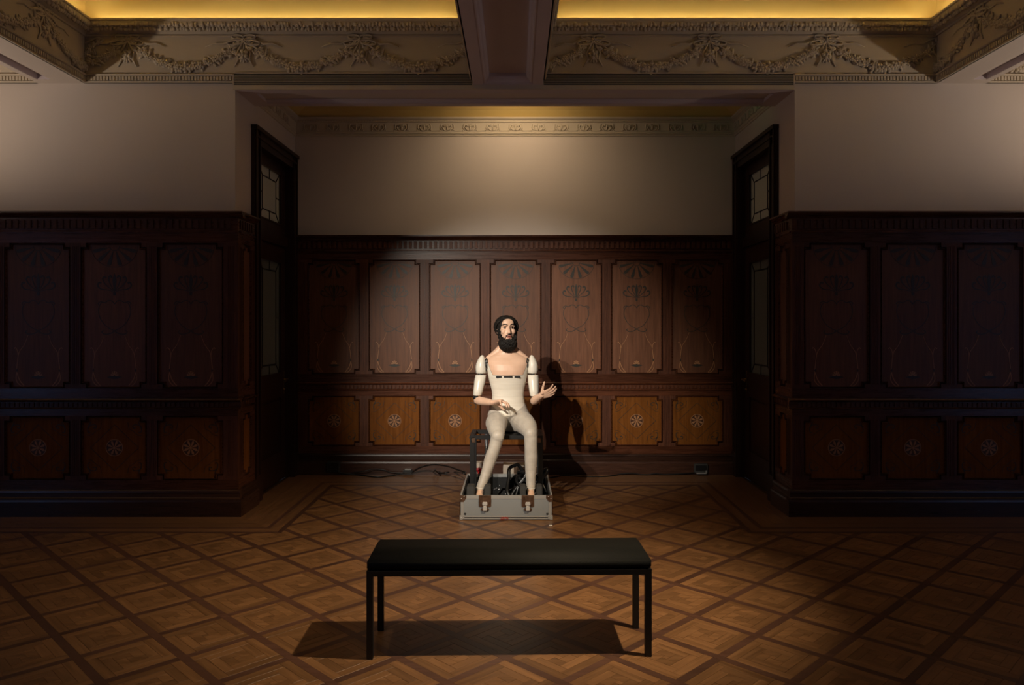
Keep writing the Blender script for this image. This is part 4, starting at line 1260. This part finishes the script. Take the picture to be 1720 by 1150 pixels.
# forearms
WRR, WRL = Vector((-.196, 6.545, .905)), Vector((.225, 6.535, .968))
limb('skin', [ELR + Vector((.006, -.005, -.012)), (-.300, 6.672, .905), (-.245, 6.605, .905), WRR], [.038, .040, .034, .0235], flat=.92, n=16)
limb('skin', [ELL + Vector((.0, -.005, -.012)), (.178, 6.665, .918), (.200, 6.60, .943), WRL], [.038, .041, .034, .0235], flat=.95, n=16)
def hand(Wp, d, nrm, t, curls, spread, thumb_dir, thumb_curl, L=1.08):
    """Wp wrist, d finger direction, nrm palm normal (the side fingers curl to), t thumb side; all unit"""
    d, nrm, t = Vector(d).normalized(), Vector(nrm).normalized(), Vector(t).normalized()
    n0 = part('skin')
    rs = []
    PR = smooth_path([(-.012, .024, .019), (.015, .030, .019), (.045, .038, .017), (.075, .041, .015), (.092, .038, .012)], 5)
    for q, w_, th in [(a_*L, b_*L, c_*L) for a_, b_, c_ in PR]:
        c = Wp + d*q
        rs.append([c + t*(math.cos(a)*w_) + nrm*(math.sin(a)*th) for a in [2*PI*i/18 for i in range(30)]])
    src.rings(rs); done('skin', n0)
    lens = (.072, .080, .075, .058)
    for k in range(4):
        off = (.030 - .020*k)
        base = Wp + d*L*(.082 - (.004 if k in (0, 3) else 0) - (.006 if k == 3 else 0)) + t*off*L
        dirv = (d + t*spread[k]).normalized()
        ax = dirv
        P = [base - dirv*.02, base]
        segs = (.45, .30, .25)
        ang = 0
        for j in range(3):
            ang += curls[k][j]
            dd = dirv*math.cos(ang) + nrm*math.sin(ang)
            P.append(P[-1] + dd*lens[k]*segs[j]*L)
        r0 = .0092 if k < 3 else .0080
        limb('skin', P, [r0, r0*1.02, r0*.96, r0*.88, r0*.72], n=10, sub=3)
    tb = Wp + d*.020 + t*.028 + nrm*.006
    td = Vector(thumb_dir).normalized()
    t2 = (td + nrm*thumb_curl + d*.25).normalized()
    limb('skin', [tb - td*.012, tb + td*.03, tb + td*.03 + t2*.032, tb + td*.03 + t2*.058], [.015, .0125, .0105, .0085], n=10, sub=3)
# right hand resting on the lap: knuckles up, fingers hanging over
dR = Vector((.080, -.032, .016)).normalized()
nR = Vector((.12, -.30, -.95)); nR = (nR - dR*nR.dot(dR)).normalized()
tR = nR.cross(dR); tR = tR if tR.y > 0 else -tR
hand(WRR, dR, nR, tR, [(.42, .45, .35), (.50, .45, .35), (.62, .42, .3), (.95, .15, .1)], (.10, .02, -.10, -.46), tR*.6 + dR*.5 + nR*.5, .5)
# left hand open, palm up, reaching out
dL = Vector((.085, -.070, .036))
hand(WRL, dL, (-.30, -.10, .90), (-.25, -.40, .55), [(.10, .22, .15), (.12, .20, .15), (.18, .22, .15), (.22, .25, .2)], (.22, .06, -.08, -.24), (.12, -.15, .9), .1)
# legs
HR, HL = Vector((-.159, 6.745, .732)), Vector((.040, 6.745, .732))
KR, KL = Vector((-.150, 6.425, .632)), Vector((.128, 6.430, .655))
AR, AL = Vector((-.296, 6.385, .205)), Vector((.128, 6.385, .205))
limb('leg', [HR, (-.167, 6.64, .715), (-.163, 6.53, .690), KR + Vector((0, .01, .006))], [.089, .095, .080, .057], n=22)
limb('leg', [HL, (.074, 6.64, .715), (.106, 6.53, .695), KL + Vector((0, .01, .006))], [.089, .095, .082, .060], n=22)
limb('leg', [KR + Vector((0, .008, .01)), (-.178, 6.425, .535), (-.212, 6.428, .44), (-.250, 6.415, .32), AR], [.056, .051, .052, .043, .035], n=22)
limb('leg', [KL + Vector((0, .008, .01)), (.130, 6.428, .55), (.131, 6.430, .45), (.127, 6.415, .32), AL], [.059, .054, .055, .044, .036], n=22)
for K in (KR, KL): blob('leg', K + Vector((0, -.006, .000)), (.055, .050, .060))
# feet
for A_, dx in ((AR, -.006), (AL, .004)):
    limb('skin', [A_ + Vector((0, .012, -.012)), A_ + Vector((dx*.3, -.055, -.040)), A_ + Vector((dx, -.15, -.062))], [.031, .031, .021], flat=.85, n=16)
    blob('skin', A_ + Vector((0, .035, -.055)), (.030, .034, .030))
    for k in range(5):
        off = (-.022 + .011*k)*(1 if dx > 0 else -1)
        blob('skin', A_ + Vector((dx*1.05 + off, -.165 - .010*(k == 0), -.070)), (.0075 if k else .010, .017, .010))
# head, turned a little to the figure's left
HC = Vector((-.079, 6.765, 1.535))
HR_M = Matrix.Rotation(math.radians(12), 3, 'Z') @ Matrix.Rotation(math.radians(-3), 3, 'X')
def hp(x, y, z): return HC + HR_M @ Vector((x, y, z))
blob('skin', hp(0, .015, .02), (.078, .098, .098), HR_M)
blob('skin', hp(0, -.030, -.045), (.063, .068, .080), HR_M)
blob('skin', hp(0, -.062, .048), (.052, .030, .040), HR_M)
limb('skin', [hp(0, -.086, .030), hp(0, -.100, .004), hp(0, -.116, -.026), hp(0, -.119, -.036)], [.008, .0095, .0115, .0115], n=10)
for s in (-1, 1):
    blob('skin', hp(s*.0125, -.104, -.040), (.0085, .011, .0075), HR_M)
    limb('skin', [hp(s*.008, -.091, .026), hp(s*.030, -.088, .031), hp(s*.054, -.070, .022)], [.0085, .0085, .008], n=10)
    blob('skin', hp(s*.040, -.068, -.026), (.024, .022, .024), HR_M)
    blob('skin', hp(s*.081, .012, -.012), (.010, .020, .030), HR_M)
    limb('skin', [hp(s*.016, -.079, .010), hp(s*.031, -.0855, .0205), hp(s*.047, -.074, .009)], [.0035, .0045, .0035], n=8)
    limb('skin', [hp(s*.018, -.079, .000), hp(s*.031, -.082, -.0065), hp(s*.046, -.073, .001)], [.003, .004, .003], n=8)
blob('skin', hp(0, -.088, -.060), (.030, .016, .018), HR_M)
blob('skin', hp(0, -.080, -.095), (.034, .022, .022), HR_M)
# fuse everything into one skin
me0 = src.mesh('body_src', True)
fixn(me0)
to = bpy.data.objects.new('tmp_body', me0); COL.objects.link(to)
md = to.modifiers.new('r', 'REMESH'); md.mode = 'VOXEL'; md.voxel_size = .0042; md.adaptivity = 0
ms = to.modifiers.new('s', 'SMOOTH'); ms.factor = .5; ms.iterations = 3
bpy.context.view_layer.update()
body = bpy.data.meshes.new_from_object(to.evaluated_get(bpy.context.evaluated_depsgraph_get()))
body.name = 'body'
bpy.data.objects.remove(to)
trees = {}
for c, spans in cls.items():
    pts = [src.v[i] for a, b_ in spans for i in range(a, b_)]
    kd = kdtree.KDTree(len(pts))
    for i, p in enumerate(pts): kd.insert(p, i)
    kd.balance(); trees[c] = kd
n = len(body.vertices)
aS, aL, aB = [0.0]*n, [0.0]*n, [0.0]*n
XC = -.068
for i, v in enumerate(body.vertices):
    p = v.co
    d = {c: t.find(p)[2] for c, t in trees.items()}
    dx = abs(p.x - XC)
    torso = min(d['suit'], 9)
    # neckline of the corset on the torso itself
    wz = .132 + (p.z - 1.13)*.42
    neck = min(p.z - (1.128 + .02*dx), (wz - dx)*1.2) if p.z < 1.285 else 1.0
    if p.z > 1.255: neck = max(neck, (p.z - 1.262)*1.0)
    armskin = min(d['suit'], d['leg'], d['black']) - d['skin']
    if p.z > 1.0 and dx < .215 and d['black'] > .012:
        aS[i] = neck if p.z < 1.34 else 1.0
    else:
        aS[i] = armskin
    if p.z > 1.05 and p.x > .17 : aS[i] = max(aS[i], 1.0)
    aB[i] = min(d['suit'], d['skin'], d['leg']) - d['black']
    zb = .752 + .125*min(1.4, dx/.16)
    hipd = min(p.z - zb, (p.y - 6.60)*1.0)
    aL[i] = -hipd
for nm, arr in (('skin', aS), ('leg', aL), ('core', aB)):
    at = body.attributes.new(nm, 'FLOAT', 'POINT'); at.data.foreach_set('value', arr)
body.transform(Matrix.Translation(-FO))
body.polygons.foreach_set('use_smooth', [True]*len(body.polygons))
def body_mat():
    m, nt, b = new_mat('mannequin_skin_and_cloth')
    def gt(name):
        a = N(nt, 'ShaderNodeAttribute', attribute_name=name)
        g = N(nt, 'ShaderNodeMath', operation='GREATER_THAN'); g.inputs[1].default_value = 0
        nt.links.new(a.outputs['Fac'], g.inputs[0]); return g.outputs[0]
    def mix(f, A, B):
        x = N(nt, 'ShaderNodeMix', data_type='RGBA')
        nt.links.new(f, x.inputs[0])
        for v, k in ((A, 6), (B, 7)):
            if isinstance(v, tuple): x.inputs[k].default_value = (*v, 1)
            else: nt.links.new(v, x.inputs[k])
        return x.outputs[2]
    tc = N(nt, 'ShaderNodeTexCoord')
    nz = N(nt, 'ShaderNodeTexNoise'); nz.inputs['Scale'].default_value = 9; nz.inputs['Detail'].default_value = 3
    nt.links.new(tc.outputs['Object'], nz.inputs['Vector'])
    skin = ramp(nt, nz.outputs[0], [(.3, (.66, .41, .28)), (.7, (.74, .48, .34))])
    mp = N(nt, 'ShaderNodeMapping'); mp.inputs['Scale'].default_value = (3, 3, 34)
    nt.links.new(tc.outputs['Object'], mp.inputs['Vector'])
    wr = N(nt, 'ShaderNodeTexNoise'); wr.inputs['Scale'].default_value = 1.6; wr.inputs['Detail'].default_value = 4
    nt.links.new(mp.outputs[0], wr.inputs['Vector'])
    suit = ramp(nt, wr.outputs[0], [(.3, (.68, .62, .52)), (.7, (.76, .70, .60))])
    # sheer tights, beige tone varied by noise (woven nylon over a skin-coloured limb)
    lw = N(nt, 'ShaderNodeTexNoise'); lw.inputs['Scale'].default_value = 16; nt.links.new(tc.outputs['Object'], lw.inputs['Vector'])
    leg = ramp(nt, lw.outputs[0], [(.3, (.41, .365, .31)), (.7, (.50, .45, .385))])
    c = mix(gt('leg'), suit, leg)
    c = mix(gt('core'), c, (.012, .012, .012))
    c = mix(gt('skin'), c, skin)
    # thin dark seam where the skin piece meets the corset
    sa = N(nt, 'ShaderNodeAttribute', attribute_name='skin')
    ab = N(nt, 'ShaderNodeMath', operation='COMPARE'); ab.inputs[1].default_value = 0; ab.inputs[2].default_value = .0014
    nt.links.new(sa.outputs['Fac'], ab.inputs[0])
    sep = N(nt, 'ShaderNodeSeparateXYZ'); nt.links.new(tc.outputs['Object'], sep.inputs[0])
    hi = N(nt, 'ShaderNodeMath', operation='GREATER_THAN'); hi.inputs[1].default_value = .48; nt.links.new(sep.outputs['Z'], hi.inputs[0])
    mm = N(nt, 'ShaderNodeMath', operation='MULTIPLY'); nt.links.new(ab.outputs[0], mm.inputs[0]); nt.links.new(hi.outputs[0], mm.inputs[1])
    c = mix(mm.outputs[0], c, (.10, .06, .045))
    nt.links.new(c, b.inputs['Base Color'])
    b.inputs['Roughness'].default_value = .48
    b.inputs['Subsurface Weight'].default_value = 0
    b.inputs['Sheen Weight'].default_value = .15
    bp = N(nt, 'ShaderNodeBump'); bp.inputs['Distance'].default_value = .004
    inv = N(nt, 'ShaderNodeMath', operation='SUBTRACT'); inv.inputs[0].default_value = 1.0; nt.links.new(gt('skin'), inv.inputs[1])
    ml = N(nt, 'ShaderNodeMath', operation='MULTIPLY'); ml.inputs[1].default_value = .5; nt.links.new(inv.outputs[0], ml.inputs[0])
    nt.links.new(ml.outputs[0], bp.inputs['Strength'])
    nt.links.new(wr.outputs[0], bp.inputs['Height']); nt.links.new(bp.outputs[0], b.inputs['Normal'])
    return m
body.materials.clear(); body.materials.append(body_mat())
link('body', body, fig)
def fpart(name, mb, mat, smooth=True, parent=None, label=None):
    mb.v = [tuple(Vector(p) - FO) for p in mb.v]
    return mb.build(name, mat, parent or fig, smooth, recalc=True, label=label)
# arm shells
for s, S0, E0, capx in ((-1, SHR, ELR, -.306), (1, SHL, ELL, .153)):
    m = MB()
    lean = .006*(-s)
    rs = []
    for z, r, ox in ((1.303, .004, lean*1.6), (1.299, .012, lean*1.5), (1.285, .023, lean*1.2), (1.262, .035, lean*.8), (1.235, .045, lean*.3), (1.20, .0515, 0), (1.165, .051, 0), (1.143, .0485, 0), (1.141, .044, 0)):
        rs.append([(capx + ox + r*.96*math.cos(a), 6.775 + r*1.15*math.sin(a), z) for a in [2*PI*i/24 for i in range(24)]])
    m.rings(rs); fpart('shoulder_shell', m, M['shell'])
    m = MB()
    top = Vector((capx + s*.002, 6.768, 1.128)); bot = E0 + Vector((0, .002, .030))
    rs = []
    for q, r in ((0, .043), (.02, .0475), (.3, .0490), (.7, .0435), (.98, .0385), (1, .034)):
        c = top.lerp(bot, q)
        rs.append([(c.x + r*math.cos(a), c.y + r*1.05*math.sin(a), c.z) for a in [2*PI*i/24 for i in range(24)]])
    m.rings(rs); fpart('upper_arm_shell', m, M['shell'])
    m = MB(); m.cs = True
    for k in range(5):
        a = k*1.3
        m.ell((capx - s*(.050 + .006*(k % 2)), 6.725 + .006*k, 1.27 - .025*k), (.007, .008, .014), 8, 5)
    m.ell((capx - s*.05, 6.74, 1.215), (.012, .014, .028), 8, 6)
    fpart('shoulder_joint', m, M['black'])
    m = MB(); e = E0 + Vector((s*.004, .004, .010)); m.ell(e, (.036, .036, .026), 12, 8); m.ell(e + Vector((s*.026, -.012, .004)), (.010, .012, .012), 8, 6); fpart('elbow_joint', m, M['black'])
# chest slots and hem line of the skin piece
for (x0, x1) in ((833, 843), (846.2, 860.5), (864.2, 873.3)):
    Y = 6.645
    a = (x0 - VX)/(FPX/Y); b_ = (x1 - VX)/(FPX/Y)
    xc = (a + b_)/2
    m = MB(); yy = 6.6535 + .55*(abs(xc + .07))**2 * 3.0
    m.cbox(a, b_, yy - .009, yy + .03, 1.1115 - (.003 if abs(xc+.07) > .03 else 0), 1.1295 - (.003 if abs(xc+.07) > .03 else 0), .002)
    fpart('chest_slot', m, M['black'], False)
# eyes, brows, lips
for s in (-1, 1):
    m = MB(); m.ell(hp(s*.0315, -.0700, .0065), .0125, 14, 10); ey = fpart('eyeball', m, M['eye'])
    m = MB(); m.ell(hp(s*.0315 + .001, -.0808, .0068), (.0072, .0028, .0068), 12, 6, HR_M); fpart('iris', m, M['iris'], parent=ey)
    m = MB(); m.tube([hp(s*.012, -.0985, .0295), hp(s*.030, -.0975, .0385), hp(s*.046, -.086, .036), hp(s*.060, -.068, .024)], [.0040, .0062, .0060, .0028], 8, .8, True); fpart('eyebrow', m, M['hair'])
    m = MB(); m.tube([hp(s*.017, -.083, .013), hp(s*.0315, -.0885, .0175), hp(s*.047, -.077, .010)], [.0016, .0030, .0018], 6, 1, True); fpart('eyelash', m, M['hair'])
m = MB(); m.tube([hp(-.024, -.0985, -.0685), hp(-.008, -.1065, -.0635), hp(0, -.1065, -.0645), hp(.008, -.1065, -.0635), hp(.024, -.0985, -.0685)], [.002, .0042, .004, .0042, .002], 8, 1, True)
m.tube([hp(-.022, -.0975, -.0755), hp(0, -.1055, -.0815), hp(.022, -.0975, -.0755)], [.0025, .0060, .0025], 8, 1, True); fpart('lips', m, M['lip'])
m = MB(); m.ell(hp(0, -.0985, -.0720), (.020, .006, .0055), 12, 8, HR_M); fpart('mouth_gap', m, M['mouth'])
# hair and beard of small curls over a solid core
rh = random.Random(21)
def curls(m, pts, r0, r1, down=False, ctr=(0, .02, .02)):
    """short tapered locks; curly and random on the scalp, combed down in the beard"""
    for p in pts:
        p = Vector(p[:3]); o_ = (p - Vector(ctr)).normalized()
        r = rh.uniform(r0, r1)
        v = Vector((rh.uniform(-1, 1), rh.uniform(-1, 1), rh.uniform(-1, 1)))
        if down: v = v*.35 + Vector((0, 0, -1.0))
        v = (v - o_*v.dot(o_)*.8).normalized()
        ln = r*(3.2 if down else 2.6)
        b2 = v.cross(o_)
        P = [p - v*ln*.5 - o_*r*.6, p - v*ln*.2 + o_*r*.3 + b2*r*.4, p + v*ln*.2 + o_*r*.4 - b2*r*.3, p + v*ln*.55 - o_*r*.2]
        m.tube([hp(*q) for q in P], [r*.25, r*.62, r*.6, r*.12], 5)
m = MB(); m.cs = True
m.ell(hp(0, .030, .030), (.098, .100, .090), 20, 14, HR_M)
pts = []
for k in range(3800):
    u_ = rh.uniform(-1, 1); ph = rh.uniform(0, 2*PI); q_ = math.sqrt(1-u_*u_)
    x, y, z = .102*q_*math.cos(ph), .022 + .104*q_*math.sin(ph), .020 + .096*u_
    hl = .074 - 3.0*x*x                       # hairline
    if y < -.028 and z < hl: continue
    if y < -.010 and z < .035: continue
    if z < -.045 or (z < -.02 and y < .02): continue
    pts.append((x, y, z))
curls(m, pts, .006, .010)
fpart('hair', m, M['hair'])
m = MB(); m.cs = True
m.ell(hp(0, -.046, -.132), (.072, .060, .064), 18, 12, HR_M)
pts = []
for k in range(1900):
    u_ = rh.uniform(-1, 1); ph = rh.uniform(0, 2*PI); q_ = math.sqrt(1-u_*u_)
    x, y, z = .077*q_*math.cos(ph), -.046 + .062*q_*math.sin(ph), -.133 + .066*u_
    if z > -.098 and abs(x) < .034 and y < -.06: continue
    pts.append((x, y, z))
for s in (-1, 1):
    for k in range(330):
        t_ = rh.random()
        A_, B_, C_ = Vector((s*.073, -.012, .02)), Vector((s*.069, -.035, -.055)), Vector((s*.050, -.070, -.105))
        p = A_.lerp(B_, t_*2) if t_ < .5 else B_.lerp(C_, t_*2 - 1)
        r = .006 + .012*t_
        pts.append((p.x + rh.uniform(-r, r), p.y + rh.uniform(-r, r), p.z + rh.uniform(-r, r)))
    for k in range(46):                       # moustache
        t_ = rh.random()
        pp = Vector((s*.002, -.1085, -.0535)).lerp(Vector((s*.033, -.094, -.071)), t_) if t_ < .75 else Vector((s*.031, -.094, -.070)).lerp(Vector((s*.034, -.090, -.092)), (t_-.75)*4)
        pts.append((pp.x + rh.uniform(-.002, .002), pp.y, pp.z + rh.uniform(-.002, .002), ))
    for k in range(40):                       # below the lower lip
        pts.append((s*rh.uniform(.0, .012), -.098, -.098 + rh.uniform(-.006, .004)))
big = [p for p in pts if abs(p[2] + .075) > .024 or abs(p[0]) > .045]
sml = [p for p in pts if not (abs(p[2] + .075) > .024 or abs(p[0]) > .045)]
curls(m, big, .0055, .0085, True, (0, -.04, -.11)); curls(m, sml, .0030, .0042, True, (0, -.03, -.08))
fpart('beard', m, M['hair'])
# elastic edge of the tights at the ankles
for A_ in (AR, AL):
    m = MB(); m.cs = True
    c = A_ + Vector((0, .004, .004))
    P = [(c.x + .037*math.cos(a), c.y + .037*math.sin(a), c.z + .004*math.sin(2*a)) for a in [2*PI*i/24 for i in range(25)]]
    m.tube(P, .0035, 6); fpart('tights_hem', m, M['shell'])
